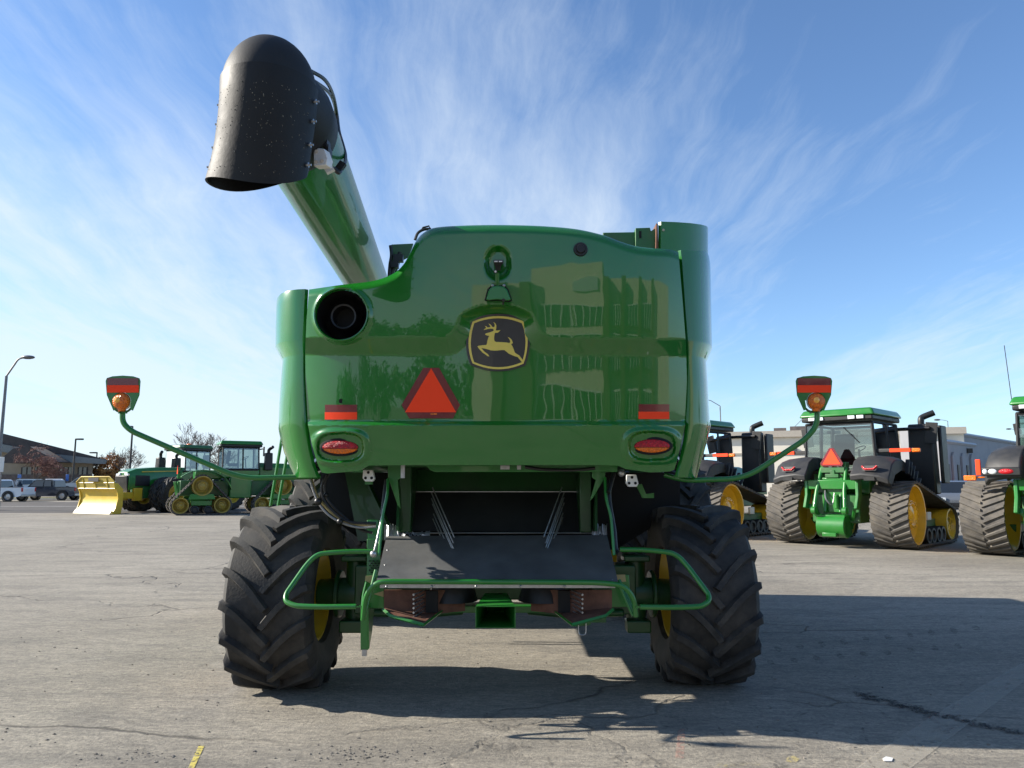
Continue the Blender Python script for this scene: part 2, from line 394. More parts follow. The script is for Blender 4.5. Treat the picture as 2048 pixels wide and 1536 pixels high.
for i in range(NU):
    for j in range(NV):
        px, py = grid[i][j]; vs.append(W(px, py, hoodY(px, py)))
for i in range(NU - 1):
    for j in range(NV - 1):
        c = grid[i][j]
        if math.hypot(c[0] - 685, c[1] - 630) < 50.5: continue
        fs.append((i * NV + j, i * NV + j + 1, (i + 1) * NV + j + 1, (i + 1) * NV + j))
# rolled edges: top goes forward, left/right/bottom returns
def strip(ids, vecs):
    global vs, fs
    prev = ids
    for vec in vecs:
        cur = []
        for q in ids: vs.append(vs[q] + Vector(vec)); cur.append(len(vs) - 1)
        for a in range(len(ids) - 1): fs.append((prev[a], prev[a + 1], cur[a + 1], cur[a]))
        prev = cur
strip([i * NV for i in range(NU)], [(0, .02, .006), (0, .06, .012), (0, .30, .016), (0, .9, 0)])
strip([i * NV + NV - 1 for i in range(NU)], [(0, .02, .0), (0, .10, .03)])
strip([j for j in range(NV)], [(.004, .03, 0), (.008, .12, 0)])
strip([(NU - 1) * NV + j for j in range(NV)], [(-.004, .03, 0), (-.008, .12, 0)])
mb.add(vs, fs)
hood = cp(mb, 'rear_hood', 'hood', smooth=30)
# --- side panels
def side_panel(levels, sgn, lip=None, front=9.6):
    mb = MB(); rings = []
    for (py, pg, ps) in levels:
        g = W(pg, py, Y0 + 0.16); s_ = W(ps, py, 6.25); z = g.z; r = []
        for k in range(10):
            a = k / 9 * math.pi / 2
            r.append(Vector((g.x + (s_.x - g.x) * math.sin(a), g.y + (6.25 - g.y) * (1 - math.cos(a)), z + (lip[k] if lip and py == levels[0][0] else 0))))
        r.append(Vector((s_.x, 7.2, z))); r.append(Vector((s_.x, front, z)))
        inn = [p + Vector((-sgn * .02, .02, 0)) for p in r[::-1]]
        rings.append(r + inn)
    for ring in rings:
        for p in ring:
            if p.y > 6.24 and p.z < 2.05: p.z = max(p.z, 1.73 + .32 * min(1, (p.y - 6.24) / .5))
    mb.loft(rings, True, True); return mb
LL = [(578, 610, 567), (582, 610, 564), (600, 609, 563), (640, 607, 562), (678, 605, 562), (681, 605, 562), (708, 606, 577), (712, 606, 577.5), (760, 606, 573), (800, 607, 570), (840, 609, 568), (846, 609.5, 567.5), (852, 610, 568), (870, 612, 571.5), (900, 617, 579), (930, 624, 590), (955, 634, 601)]
cp(side_panel(LL, -1), 'side_panel', 'hood', smooth=25)
RR_ = [(500, 1362, 1410), (507, 1362, 1412.2), (520, 1364, 1412.5), (560, 1367, 1413), (620, 1371, 1414), (680, 1376, 1415), (684, 1376, 1415), (710, 1377, 1403), (714, 1377, 1402), (760, 1379, 1405), (800, 1379, 1407), (838, 1377, 1410), (844, 1377, 1411.5), (850, 1377, 1411), (880, 1373, 1404), (910, 1367, 1396), (940, 1359, 1388), (955, 1355, 1384)]
cp(side_panel(RR_, 1, (0, .0, .004, .02, .035, .04, .038, .03, .015, 0)), 'side_panel', 'hood', smooth=25)
mb = MB()
rings = []
for py in (443, 470, 640):
    z = W(1322, py, 6.6).z - (0.0 if py > 443 else 0)
    r = [W(1322, py, 6.6)]
    for px, dy, Y in ((1350, 1, 6.62), (1380, 3, 6.68), (1402, 6, 6.8), (1413, 9, 7.0), (1416, 12, 7.3)):
        r.append(W(px, py + (dy if py == 443 else 0), Y))
    r.append(r[-1] + Vector((0, 2.4, 0)))
    rings.append(r + [p + Vector((-.02, .025, 0)) for p in r[::-1]])
mb.loft(rings); tp = cp(mb, 'tank_panel', 'green', smooth=30)
mb = MB(); mb.cyl(W(1327, 460, 6.59), W(1327, 460, 6.62), .012, n=12); cp(mb, 'bolt', 'steel', tp)
mb = MB(); mb.prism([W(1206, 465, 6.7), W(1272, 464, 6.7), W(1272, 620, 6.7), W(1206, 620, 6.7)], (0, .04, 0))
mb.prism([W(1271, 456, 6.66), W(1300, 455, 6.66), W(1302, 462, 6.66), W(1311, 456, 6.66), W(1312, 520, 6.66), W(1271, 520, 6.66)], (0, .1, 0))
br = cp(mb, 'top_bracket', 'greend', bevel=.004)
mb = MB(); mb.prism([W(1278, 462, 6.655), W(1283, 462, 6.655), W(1283, 476, 6.655), W(1278, 476, 6.655)], (0, .02, 0)); cp(mb, 'slot', 'void', br)
mb = MB(); mb.prism([W(1313, 446, 6.6), W(1315.5, 448, 6.6), W(1317, 500, 6.6), W(1312, 500, 6.6)], (0, .3, 0)); cp(mb, 'divider_plate', 'rust')
# --- inner body behind the hood
mb = MB(); cx = -.14
mb.box((cx, 8.1, 2.42), (2.9, 3.9, 1.2)); mb.box((cx + .35, 8.3, 3.25), (2.1, 3.0, .5)); cp(mb, 'inner_body', 'greend')
# cab/grain tank high in front is hidden; front body and feeder
mb = MB(); mb.box((cx, 10.9, 2.35), (2.6, 2.2, 1.9)); mb.box((cx, 11.0, 1.2), (1.3, 2.4, .5)); cp(mb, 'front_body', 'greend', bevel=.03)
# --- left ladder brackets behind the hood top
mb = MB(); q = lambda a, b, Y=7.0: W(a, b, Y)
mb.prism([q(783, 489), q(826, 487), q(818, 512), q(800, 522), q(790, 552), q(780, 552)], (0, .03, 0))
cp(mb, 'pivot_bracket', 'greend')
mb = MB(); mb.tube(cr([q(781, 491, 6.9), q(783, 510, 6.9), q(780, 530, 6.9), q(778, 556, 6.9)]), .016); mb.tube(cr([q(800, 505, 6.92), q(795, 522, 6.92), q(787, 536, 6.92), q(782, 556, 6.92)]), .022)
mb.box(q(797, 517, 6.9), (.09, .06, .07)); mb.box(q(790, 530, 6.9), (.07, .06, .06)); cp(mb, 'pivot_hose', 'hose')
mb = MB(); mb.tube([q(842, 462, 6.8), q(846, 455, 6.8), q(858, 452, 6.8), q(860, 458, 6.8)], .008, 6); mb.tube(cr([q(830, 480, 6.8), q(836, 466, 6.8), q(848, 459, 6.8), q(862, 458, 6.8)]), .014, 8); cp(mb, 'wire_clip', 'hose')
# --- outlet at upper left
mb = MB(); oc = W(684, 630, Y0 - .072)
mx = T4(oc) @ Matrix.Rotation(R_(90), 4, 'Z')   # axis X -> Y
mb.lathe([(.09, .183), (-.02, .186), (-.035, .190), (-.038, .198), (-.028, .206), (.01, .21)], mx, 56); ring = cp(mb, 'outlet_ring', 'hood')
mb = MB(); mb.lathe([(-.005, .184), (.05, .18), (.16, .172), (.20, .150), (.22, .12), (.30, .001)], mx, 48); cp(mb, 'outlet_duct', 'blackpl', ring)
mb = MB(); ox = T4(oc + Vector((.0, 0, .0))) @ Matrix.Rotation(R_(90), 4, 'Z')
mb.lathe([(.25, .108), (.06, .100), (.045, .094), (.05, .082), (.25, .078)], ox, 40); cp(mb, 'exhaust_pipe', 'blackpl', ring)
mb = MB(); mb.lathe([(.16, .079), (.16, .0005)], ox, 32); cp(mb, 'exhaust_mesh', 'void', ring)
# --- marker lamp
mb = MB(); lc = W(1161, 499, hoodY(1161, 499)); mx = T4(lc) @ Matrix.Rotation(R_(90), 4, 'Z')
mb.lathe([(-.03, .001), (-.03, .030), (-.022, .034), (-.016, .037), (-.016, .050), (.0, .053), (.03, .053)], mx, 30); cp(mb, 'marker_lamp', 'blackpl')
# --- rear camera on stalk in pocket
Yc = Y0 - .19; YS = Y0 - .125
mb = MB(); mb.tube([W(994.5, 572, Yc + .06), W(994.5, 545, Yc + .02)], .016, 12); stalk = cp(mb, 'beacon_stalk', 'green')
mb = MB(); mb.loft([[W(x, 541, Yc + .03 + y) for x, y in ((991.5, -.02), (1001, -.02), (1001, .04), (991.5, .04))], [W(x, 533, Yc + .02 + y) for x, y in ((990, -.02), (1002, -.02), (1002, .04), (990, .04))], [W(x, 525, Yc + y) for x, y in ((987, -.03), (1007, -.03), (1007, .04), (987, .04))], [W(x, 519.5, Yc + y) for x, y in ((987, -.03), (1007, -.03), (1007, .04), (987, .04))]])
mb.cyl(W(991, 543, Yc - .02), W(991, 543, Yc + .04), .014, n=14); cp(mb, 'beacon_socket', 'blackpl', stalk, bevel=.003)
mb = MB()
for x in (989, 998): mb.box(W(x + 3, 523, Yc - .033), (.024, .008, .008))
mb.cyl(W(991, 543, Yc - .026), W(991, 543, Yc - .02), .008, n=10)
cpe(mb, 'socket_contact', 'white', stalk)
mb = MB()
sh = lambda k, Y, dy=0: [W(996 + (x - 996) * k, 589 + (y - 589) * k + dy, Y) for x, y in ((975, 601), (972, 599), (977, 580), (984, 573), (996, 571), (1008, 573), (1015, 580), (1022, 599), (1018, 602), (1008, 601), (996, 599), (984, 600))]
mb.loft([sh(1.0, YS - .01), sh(1.0, YS - .11), sh(.93, YS - .135)]); bc = cp(mb, 'stalk_base', 'green', smooth=30, bevel=.004)
mb = MB(); mb.prism([W(x, y, YS - .02) for x, y in ((972, 602), (969, 600), (975, 578), (983, 570), (1009, 570), (1017, 578), (1024, 600), (1020, 604), (996, 601))], (0, .012, 0)); cp(mb, 'base_gasket', 'void', bc)
mb = MB()
for x in (985, 1008): mb.sphere(W(x, 571, YS - .08), .011)
cpe(mb, 'bolt', 'steel', bc)
mb = MB(); mb.cyl(W(1007, 600, YS - .10), W(1007, 600, YS - .15), .012, n=10); mb.cyl(W(1007, 601, YS - .12), W(1006, 609, YS - .10), .006, n=8); cp(mb, 'latch', 'hose', bc)
# --- tail lamps, strips, triangle, badge
for cx_, cy_ in LAMPS:
    yb_ = hoodY(cx_, cy_)
    def ell(a, b, Y, y0=-99, y1=99, n=44):
        return [W(cx_ + a * math.cos(t), cy_ + max(y0, min(y1, b * math.sin(t))), Y) for t in np.linspace(0, 2 * math.pi, n, endpoint=False)]
    mb = MB(); mb.loft([ell(41.5, 18, yb_ + .01), ell(41.5, 18, yb_ - .012), ell(39, 16, yb_ - .018)]); tl = cp(mb, 'tail_light', 'void', label=None) if False else cp(mb, 'tail_light', 'void')
    mb = MB(); mb.loft([ell(36.5, 13.8, yb_ - .012, -99, 2.5), ell(35, 12.8, yb_ - .030, -99, 2.5), ell(28, 9, yb_ - .040, -99, 2.5)]); cp(mb, 'red_lens', 'redlens', tl)
    mb = MB(); mb.loft([ell(36.5, 13.8, yb_ - .012, 3.2, 99), ell(35, 12.8, yb_ - .030, 3.2, 99), ell(28, 9, yb_ - .039, 3.2, 99)]); cp(mb, 'amber_lens', 'amber', tl)
def decal(pts, name, m_, parent=None, th=.004, sub=8, f=Ylow, lift=0.0):
    mb = MB(); c_ = [(Vector((p[0], p[1], 0))) for p in pts]
    front = [W(p.x, p.y, f(p.x, p.y) - th - lift) for p in c_]; back = [W(p.x, p.y, f(p.x, p.y) - lift) for p in c_]; n = len(front)
    mb.add(front + back, [tuple(range(n))] + [(i, i + n, (i + 1) % n + n, (i + 1) % n) for i in range(n)])
    o = cp(mb, name, m_, parent)
    bm = bmesh.new(); bm.from_mesh(o.data); bmesh.ops.triangulate(bm, faces=[f_ for f_ in bm.faces if len(f_.verts) > 4]); bm.to_mesh(o.data); bm.free()
    for p in o.data.polygons: p.use_smooth = False
    return o
def strip_decal(x0, y0, x1, y1, name, m_, parent=None, th=.004, lift=0.0):
    mb = MB(); n = 10; xs = [x0 + (x1 - x0) * i / n for i in range(n + 1)]; ring = []
    for y, e in ((y0, 0), (y0, 1), (y1, 1), (y1, 0)): ring.append([W(x, y, Ylow(x, y) - lift - (th if e else -.002)) for x in xs])
    mb.loft(ring, False, False); return cp(mb, name, m_, parent, smooth=20)
def rrect(x0, y0, x1, y1, r=2):
    return [(x0 + r, y0), (x1 - r, y0), (x1, y0 + r), (x1, y1 - r), (x1 - r, y1), (x0 + r, y1), (x0, y1 - r), (x0, y0 + r)]
for (x0, x1, dy) in ((649.5, 714, 0), (1277, 1338.5, -1)):
    a = strip_decal(x0 + .5, 809.5 + dy, x1, 824 + dy, 'reflector_strip', 'dred'); strip_decal(x0, 824.3 + dy, x1, 839 + dy, 'orange_band', 'orange', a, .005)
SM = [(846.6, 735.7), (878, 735.7), (920, 810), (906, 836.8), (818.5, 836.8), (803, 810)]
a = decal(SM, 'slow_vehicle_triangle', 'dred', th=.005)
decal([(862.3, 736.5), (912.3, 824.5), (810, 824.5)], 'orange_triangle', 'orange', a, lift=.005, th=.003)
decal(rrect(861, 826.5, 874, 829.5, .3), 'small_print', 'amber', a, lift=.005, th=.001)
K = lambda p: (900 + p[0] / 9.6, 600 + p[1] / 9.6)
def arcs(c1, m1_, c2, m2_, c3, m3_, c4_, m4_, n=10):
    out = []
    for a, m_, b in ((c1, m1_, c2), (c2, m2_, c3), (c3, m3_, c4_), (c4_, m4_, c1)):
        ctl = (2 * m_[0] - .5 * (a[0] + b[0]), 2 * m_[1] - .5 * (a[1] + b[1]))
        for j in range(n):
            t = j / n; out.append(K(((1 - t) ** 2 * a[0] + 2 * t * (1 - t) * ctl[0] + t * t * b[0], (1 - t) ** 2 * a[1] + 2 * t * (1 - t) * ctl[1] + t * t * b[1])))
    return out
B1 = arcs((402, 383), (925, 262), (1455, 376), (1535, 800), (1445, 1255), (925, 1370), (395, 1250), (308, 830))
B2 = arcs((432, 415), (925, 308), (1414, 410), (1490, 800), (1412, 1222), (925, 1330), (432, 1215), (355, 830))
B3 = arcs((466, 445), (925, 350), (1378, 446), (1450, 800), (1384, 1192), (925, 1290), (464, 1190), (400, 830))
badge = decal(B1, 'emblem', 'badge', th=.012)
mb = MB(); n = len(B2); v2 = [W(x, y, Ylow(x, y) - .0145) for x, y in B2]; v3 = [W(x, y, Ylow(x, y) - .0145) for x, y in B3]
mb.add(v2 + v3, [(i, (i + 1) % n, (i + 1) % n + n, i + n) for i in range(n)]); cp(mb, 'border_line', 'badgey', badge)
DEER = [(670, 655), (690, 640), (760, 622), (820, 600), (838, 588), (834, 562), (810, 550), (770, 550), (720, 558), (645, 578), (668, 552), (694, 540), (686, 518), (662, 495), (700, 505), (722, 527), (778, 520), (768, 490), (735, 450), (776, 468), (800, 498), (812, 518), (842, 520), (858, 503), (858, 468), (832, 422), (870, 446), (890, 488), (889, 540), (880, 584), (908, 586), (970, 577), (945, 606), (915, 628), (876, 630), (862, 634), (850, 690), (846, 750), (856, 788), (882, 805), (980, 808), (1080, 815), (1143, 827), (1157, 800), (1148, 765), (1130, 737), (1103, 710), (1150, 728), (1186, 765), (1208, 828), (1190, 836), (1175, 850), (1200, 890), (1225, 950), (1245, 1010), (1280, 1035), (1328, 1062), (1408, 1165), (1385, 1200), (1345, 1150), (1298, 1095), (1230, 1075), (1130, 1030), (1080, 990), (1045, 962), (980, 962), (910, 970), (850, 972), (780, 965), (700, 940), (650, 930), (602, 922), (620, 945), (660, 990), (715, 1030), (732, 1045), (755, 1083), (720, 1078), (690, 1055), (620, 1005), (560, 940), (527, 895), (545, 880), (620, 868), (700, 862), (710, 830), (718, 780), (735, 725), (754, 688), (720, 684), (688, 672)]
decal([K(p) for p in DEER], 'leaping_deer', 'badgey', badge, lift=.0135, th=.002)
mb = MB(); mb.cyl(W(682, 802, Ylow(682, 802) - .004), W(682, 802, Ylow(682, 802) + .03), .017, n=18); cp(mb, 'plug', 'void')
# --- auger and spout
A1, A0 = Vector((-1.365, 5.00, 3.80)), Vector((-1.56, 7.05, 3.93))
ad = (A1 - A0).normalized(); base = A0 - ad * 2.6; tip = A1 + ad * 0.80
mb = MB(); mb.tube([base, A0, A1, tip], .248, 48); aug = cp(mb, 'unloading_auger', 'auger', smooth=50)
SC = W(540, 176, 3.80); SC.z = 3.745
mb = MB(); rings = []; RD = .246
for k in range(13):                         # rounded dome over the spout, open below
    a = math.pi / 2 * k / 12 * .995; rr_ = RD * math.cos(a); zz_ = SC.z + .03 + RD * 1.22 * math.sin(a)
    rings.append([Vector((SC.x + rr_ * math.cos(t_), SC.y + rr_ * math.sin(t_), zz_)) for t_ in np.linspace(0, 2 * math.pi, 48, endpoint=False)])
rings.insert(0, [Vector((SC.x + RD * math.cos(t_), SC.y + RD * math.sin(t_), SC.z - .02)) for t_ in np.linspace(0, 2 * math.pi, 48, endpoint=False)])
mb.loft(rings, True, False)
e_in = SC + Vector((-.0, .04, .02)); mb.tube([A1 + ad * .80, A1 + ad * .83, A1 + ad * .84, A1 + ad * 1.0, e_in], [.252, .256, .262, .262, .244], 40, False)
el = cp(mb, 'spout_elbow', 'elbow', aug, smooth=60)
mb = MB(); rings = []
for k, (d, a, b, sx_) in enumerate(((-.06, .253, .253, 0), (.04, .251, .250, 0), (.15, .248, .236, -.008), (.28, .248, .218, -.020), (.39, .254, .200, -.034), (.475, .263, .178, -.050))):
    c_ = SC + Vector((sx_, 0, -d)); rings.append([c_ + Vector((a * math.cos(t), b * math.sin(t), (.030 * math.sin(2 * t + .4) + .055 * math.sin(t) + .014 * math.cos(t) if k == 5 else 0))) for t in np.linspace(0, 2 * math.pi, 48, endpoint=False)])
inner = [[(p - c_) * .955 + c_ for p in r] for r, c_ in ((rings[5], sum(rings[5], Vector()) / 48), (rings[3], sum(rings[3], Vector()) / 48), (rings[1], sum(rings[1], Vector()) / 48))]
mb.loft(rings + inner, True, False); boot = cp(mb, 'spout_boot', 'rubber', aug, smooth=60)
mb = MB()
for i in range(4):
    r = rings[1 + i] if i < 4 else rings[5]
    for ang in (math.pi, -.18):
        k = int(round((ang % (2 * math.pi)) / (2 * math.pi) * 48)) % 48; p = r[k]; o_ = (p - sum(r, Vector()) / 48); o_.z = 0; o_.normalize()
        mb.tube([p - o_ * .005, p + o_ * .009, p + o_ * .010, p + o_ * .014, p + o_ * .015, p + o_ * .028], [.006, .006, .014, .014, .006, .006], 8)
cpe(mb, 'boot_bolt', 'steel', aug)
# seed specks stuck on the boot
mb = MB()
for k in range(190):
    t = min(1.9 * math.pi, max(1.15 * math.pi, random.gauss(1.5 * math.pi, .75))); d = random.uniform(.0, .95) ** 1.1; f_ = d * 4.0; i = min(3, int(f_)) + 1; q_ = f_ - int(f_)
    j = (t / (2 * math.pi) * 48); a = rings[i][int(j) % 48].lerp(rings[i][(int(j) + 1) % 48], j % 1); b_ = rings[i + 1][int(j) % 48].lerp(rings[i + 1][(int(j) + 1) % 48], j % 1)
    p = a.lerp(b_, q_); s_ = random.uniform(.0008, .0020); dr = Vector((random.uniform(-.5, .5), 0, 1)).normalized()
    n_ = Vector((math.cos(t), math.sin(t), 0)); mb.box(p + n_ * .0005, (s_, .002, s_ * random.uniform(1.5, 4)), RY(random.uniform(-.6, .6)))
tag(cp(mb, 'chaff_speck', 'chaff', aug), kind='stuff')
mb = MB(); l0 = W(640, 312, 4.9)
mb.prism([W(x, y, 4.0) for x, y in ((627, 295), (648, 297), (655, 316), (652, 330), (627, 332))], (.02, .05, 0)); wl = cp(mb, 'work_light', 'white', aug, bevel=.004)
mb = MB(); mb.box(W(640, 290, 4.06), (.10, .08, .05)); mb.box(W(655, 312, 4.08), (.03, .09, .10)); cp(mb, 'light_bracket', 'blackpl', wl)
mb = MB()
for x, y in ((633, 303), (644, 322), (632, 324)): mb.cyl(W(x, y, 3.995), W(x, y, 4.01), .011, n=10)
cpe(mb, 'light_bolt', 'steel', wl)
mb = MB()
mb.tube(cr([W(x, y, Y) for x, y, Y in ((618, 140, 3.85), (650, 160, 4.05), (666, 190, 4.4), (674, 230, 4.7), (678, 262, 4.8), (686, 290, 4.7), (691, 312, 4.6), (688, 330, 4.4), (675, 342, 4.25))]), .011, 8)
mb.tube(cr([W(x, y, Y) for x, y, Y in ((622, 158, 3.9), (655, 182, 4.25), (668, 205, 4.6), (674, 240, 4.7), (676, 270, 4.65), (673, 304, 4.5))]), .011, 8)
mb.tube(cr([W(x, y, Y) for x, y, Y in ((655, 335, 4.15), (668, 338, 4.2), (678, 345, 4.22), (684, 332, 4.32))]), .014, 8)
mb.box(W(680, 335, 4.25), (.04, .03, .07), RY(.6)); cp(mb, 'wiring_harness', 'hose', aug)
mb = MB(); mb.box(W(659, 339, 4.13), (.05, .03, .035), RY(-.5)); mb.cyl(W(673, 303, 4.5), W(672.5, 307, 4.5), .012, n=8); cpe(mb, 'plug_connector', 'white', aug)
mb = MB(); mb.prism([W(x, y, 4.75) for x, y in ((648, 216), (668, 222), (671, 232), (650, 230))], (0, .1, 0)); mb.cyl(W(660, 228, 4.74), W(658, 242, 4.74), .006, n=6); cp(mb, 'hook_bracket', 'green', aug)

# --- warning sign arms
def sign_arm(side):
    q = (lambda x: x) if side < 0 else (lambda x: 1024 + (1024 - x) + SHR)
    SHR = 0
    if side < 0: pth = [W(640, 953, 5.95), W(600, 954, 5.85), W(482, 957, 5.75), W(262, 862, 5.65), W(245, 845, 5.65), W(245, 822, 5.65)]; sc = 245.5; lx = 244
    else: pth = [W(1330, 950, 5.95), W(1372, 961, 5.85), W(1490, 957, 5.75), W(1612, 878, 5.65), W(1634, 850, 5.65), W(1634.5, 822, 5.65)]; sc = 1628.5; lx = 1632
    mb = MB(); mb.tube(rounded(pth, .14, 8), .0205, 14); arm = cp(mb, 'warning_arm', 'green')
    mb = MB(); hw = 34.5 if side < 0 else 36.5
    xs = lambda k: sc + k * hw
    outl = [W(xs(-.93), 756, 5.6), W(xs(-.6), 752.5, 5.6), W(xs(0), 751, 5.6), W(xs(.6), 752.5, 5.6), W(xs(.93), 756, 5.6), W(xs(.995), 762, 5.6), W(xs(.93), 790, 5.6), W(xs(.55), 821, 5.6), W(xs(.42), 818, 5.6), W(xs(.50), 800, 5.6)]
    outl += [W(lx + 18.5 * math.cos(t), 803 - 18.5 * math.sin(t), 5.6) for t in np.linspace(.1, math.pi - .1, 12)]
    outl += [W(xs(-.50), 800, 5.6), W(xs(-.42), 818, 5.6), W(xs(-.55), 821, 5.6), W(xs(-.93), 790, 5.6), W(xs(-.995), 762, 5.6)]
    mb.prism(outl, (0, .012, 0)); pl = cp(mb, 'sign_plate', 'green', arm, bevel=.002)
    mb = MB(); mb.prism([W(xs(-.9), 756.5, 5.597), W(xs(.9), 756.5, 5.597), W(xs(.9), 770, 5.597), W(xs(-.9), 770, 5.597)], (0, .003, 0)); cp(mb, 'dark_reflector', 'dred', arm)
    mb = MB(); mb.prism([W(xs(-.92), 770.3, 5.595), W(xs(.92), 770.3, 5.595), W(xs(.92), 785, 5.595), W(xs(-.92), 785, 5.595)], (0, .004, 0)); cp(mb, 'orange_reflector', 'orange', arm)
    mb = MB(); mb.tube(cr([W(xs(-.5), 816, 5.63), W(xs(-.3), 822, 5.63), W(xs(.0), 824, 5.63), W(xs(.3), 822, 5.63), W(xs(.5), 816, 5.63)]), .009, 8); mb.cyl(W(xs(-.2), 822, 5.62), W(xs(-.2), 827, 5.62), .009, n=8); mb.cyl(W(xs(.2), 822, 5.62), W(xs(.2), 827, 5.62), .009, n=8); cp(mb, 'lamp_bracket', 'greend', arm)
    mb = MB(); c_ = W(lx, 803, 5.62); mx = T4(c_) @ Matrix.Rotation(R_(90), 4, 'Z')
    mb.lathe([(-.05, .001), (-.048, .02), (-.040, .043), (-.028, .058), (-.01, .064), (.01, .064), (.028, .058), (.04, .043), (.05, .001)], mx, 32)
    mb.tube([W(lx, 815, 5.62), W(lx, 823, 5.62)], [.034, .026], 16); lm = cp(mb, 'amber_lamp', 'amber', arm)
    mb = MB(); c_ = W(lx, 803, 5.62); mx = T4(c_ + Vector((-.012, 0, .006))) @ Matrix.Rotation(R_(90), 4, 'Z'); mb.lathe([(-.055, .001), (-.054, .012), (-.048, .022), (-.040, .024)], mx, 20); cp(mb, 'bulb_ring', 'amberbulb', arm)
    if True:
        mb = MB(); mb.lathe([(.03, .062), (.0, .068), (-.006, .0685), (-.006, .0665), (0, .066)], T4(c_) @ Matrix.Rotation(R_(90), 4, 'Z'), 40); cp(mb, 'lamp_rim', 'white', arm)
sign_arm(-1); sign_arm(1)
# --- wheels
TY = [(-1.905, 6.62), (1.625, 6.76)]
RT, WT = .755, .70
for x, y in TY:
    c_ = (x, y, RT - .015)
    sgn = 1 if x < 0 else -1
    wh = cp(rim_mb(.37, .26, -sgn, c_), 'rear_wheel', 'yellow', smooth=30)
    ty = cp(tyre_mb(RT, WT, .38, 17, .056, .40, c_, lw=.043), 'tyre', 'tyre', wh, smooth=28)
for x in (-2.50, -1.86, 1.58, 2.22):
    sgn = 1 if x < 0 else -1
    wh = cp(rim_mb(.50, .24, -sgn, (x, 10.2, .96)), 'front_wheel', 'yellow', smooth=30)
    cp(tyre_mb(.97, .56, .51, 20, .05, .32, (x, 10.2, .96), sect=60), 'tyre', 'tyre', wh, smooth=28)
# --- axle
mb = MB(); mb.box((-.14, 6.75, .80), (2.5, .24, .22)); mb.box((-.14, 6.72, 1.0), (1.0, .2, .25))
for s in (-1, 1):
    hx = -.14 + s * 1.17
    mb.cyl((hx - s * .12, 6.66, .74), (hx + s * .36, 6.66, .74), .155, .12, 20); mb.box((hx - s * .12, 6.6, .80), (.26, .30, .40)); mb.cyl((hx + s * .16, 6.66, .74), (hx + s * .20, 6.66, .74), .20, n=24); mb.tube([(hx - s * .1, 6.42, .62), (hx - s * .6, 6.46, .60), (hx - s * .9, 6.5, .62)], .03); mb.box((hx + s * .03, 6.52, .50), (.20, .16, .10)); mb.box((hx - s * .30, 6.55, .80), (.12, .24, .30)); mb.cyl((hx + s * .03, 6.62, .46), (hx + s * .03, 6.62, 1.06), .085, n=16)
    mb.box((hx + s * .03, 6.6, 1.05), (.22, .22, .05)); mb.cyl((hx - s * .18, 6.44, .74), (hx - s * .05, 6.44, .74), .05, n=10)
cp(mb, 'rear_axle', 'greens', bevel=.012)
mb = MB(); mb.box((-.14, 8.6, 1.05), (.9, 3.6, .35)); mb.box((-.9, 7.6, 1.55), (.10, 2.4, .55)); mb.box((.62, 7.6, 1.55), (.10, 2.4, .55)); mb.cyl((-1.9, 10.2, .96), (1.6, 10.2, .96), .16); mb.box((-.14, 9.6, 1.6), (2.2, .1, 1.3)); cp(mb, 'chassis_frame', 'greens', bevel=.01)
for s_ in (-1, 1):
    mb = MB(); mb.box((-.14 + s_ * 1.68, 8.75, 1.62), (.10, 1.7, .46)); cp(mb, 'side_skirt', 'greend', bevel=.01)
# --- under-hood frame, chopper chute
def pq(lst): return [W(*p) for p in lst]
mb = MB()
mb.prism(pq([(740, 925, 5.78), (1235, 925, 5.78), (1235, 944, 5.78), (870, 944, 5.78), (860, 940, 5.78), (852, 931, 5.78), (740, 930, 5.78)]), (0, .05, 0))
mb.prism(pq([(775, 930, 5.85), (803, 930, 5.85), (803, 955, 5.85), (795, 960, 5.85), (801, 1018, 5.85), (795, 1010, 5.85), (776, 955, 5.85)]), (0, .03, 0))
mb.prism(pq([(1212, 930, 5.85), (1184, 930, 5.85), (1184, 955, 5.85), (1192, 960, 5.85), (1180, 1002, 5.85), (1186, 996, 5.85), (1210, 955, 5.85)]), (0, .03, 0))
cp(mb, 'hood_frame', 'green', bevel=.004)
def Ws(px, py, Y): return W(px, py, Y + .35)
def pqs(lst): return [Ws(*p) for p in lst]
mb = MB()
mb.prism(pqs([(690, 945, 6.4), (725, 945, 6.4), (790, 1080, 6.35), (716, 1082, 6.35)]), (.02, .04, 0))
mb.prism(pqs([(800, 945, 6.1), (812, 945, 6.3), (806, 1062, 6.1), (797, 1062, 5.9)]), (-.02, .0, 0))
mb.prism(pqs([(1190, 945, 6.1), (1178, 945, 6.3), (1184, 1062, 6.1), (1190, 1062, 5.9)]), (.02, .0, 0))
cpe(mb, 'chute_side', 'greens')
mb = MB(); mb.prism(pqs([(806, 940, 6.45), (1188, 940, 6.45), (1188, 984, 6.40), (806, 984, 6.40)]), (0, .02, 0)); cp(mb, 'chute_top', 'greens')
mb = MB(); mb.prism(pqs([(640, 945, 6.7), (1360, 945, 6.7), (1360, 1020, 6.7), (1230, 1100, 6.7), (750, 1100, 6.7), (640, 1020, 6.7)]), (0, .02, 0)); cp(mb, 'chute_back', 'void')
mb = MB(); mb.add(pqs([(806, 983, 6.36), (1180, 983, 6.36), (1183, 1064, 6.10), (801, 1062, 6.10)]) + pqs([(806, 983, 6.37), (1180, 983, 6.37), (1183, 1064, 6.11), (801, 1062, 6.11)]), [(0, 1, 2, 3), (7, 6, 5, 4), (0, 4, 5, 1), (1, 5, 6, 2), (2, 6, 7, 3), (3, 7, 4, 0)]); cp(mb, 'upper_apron', 'apron')
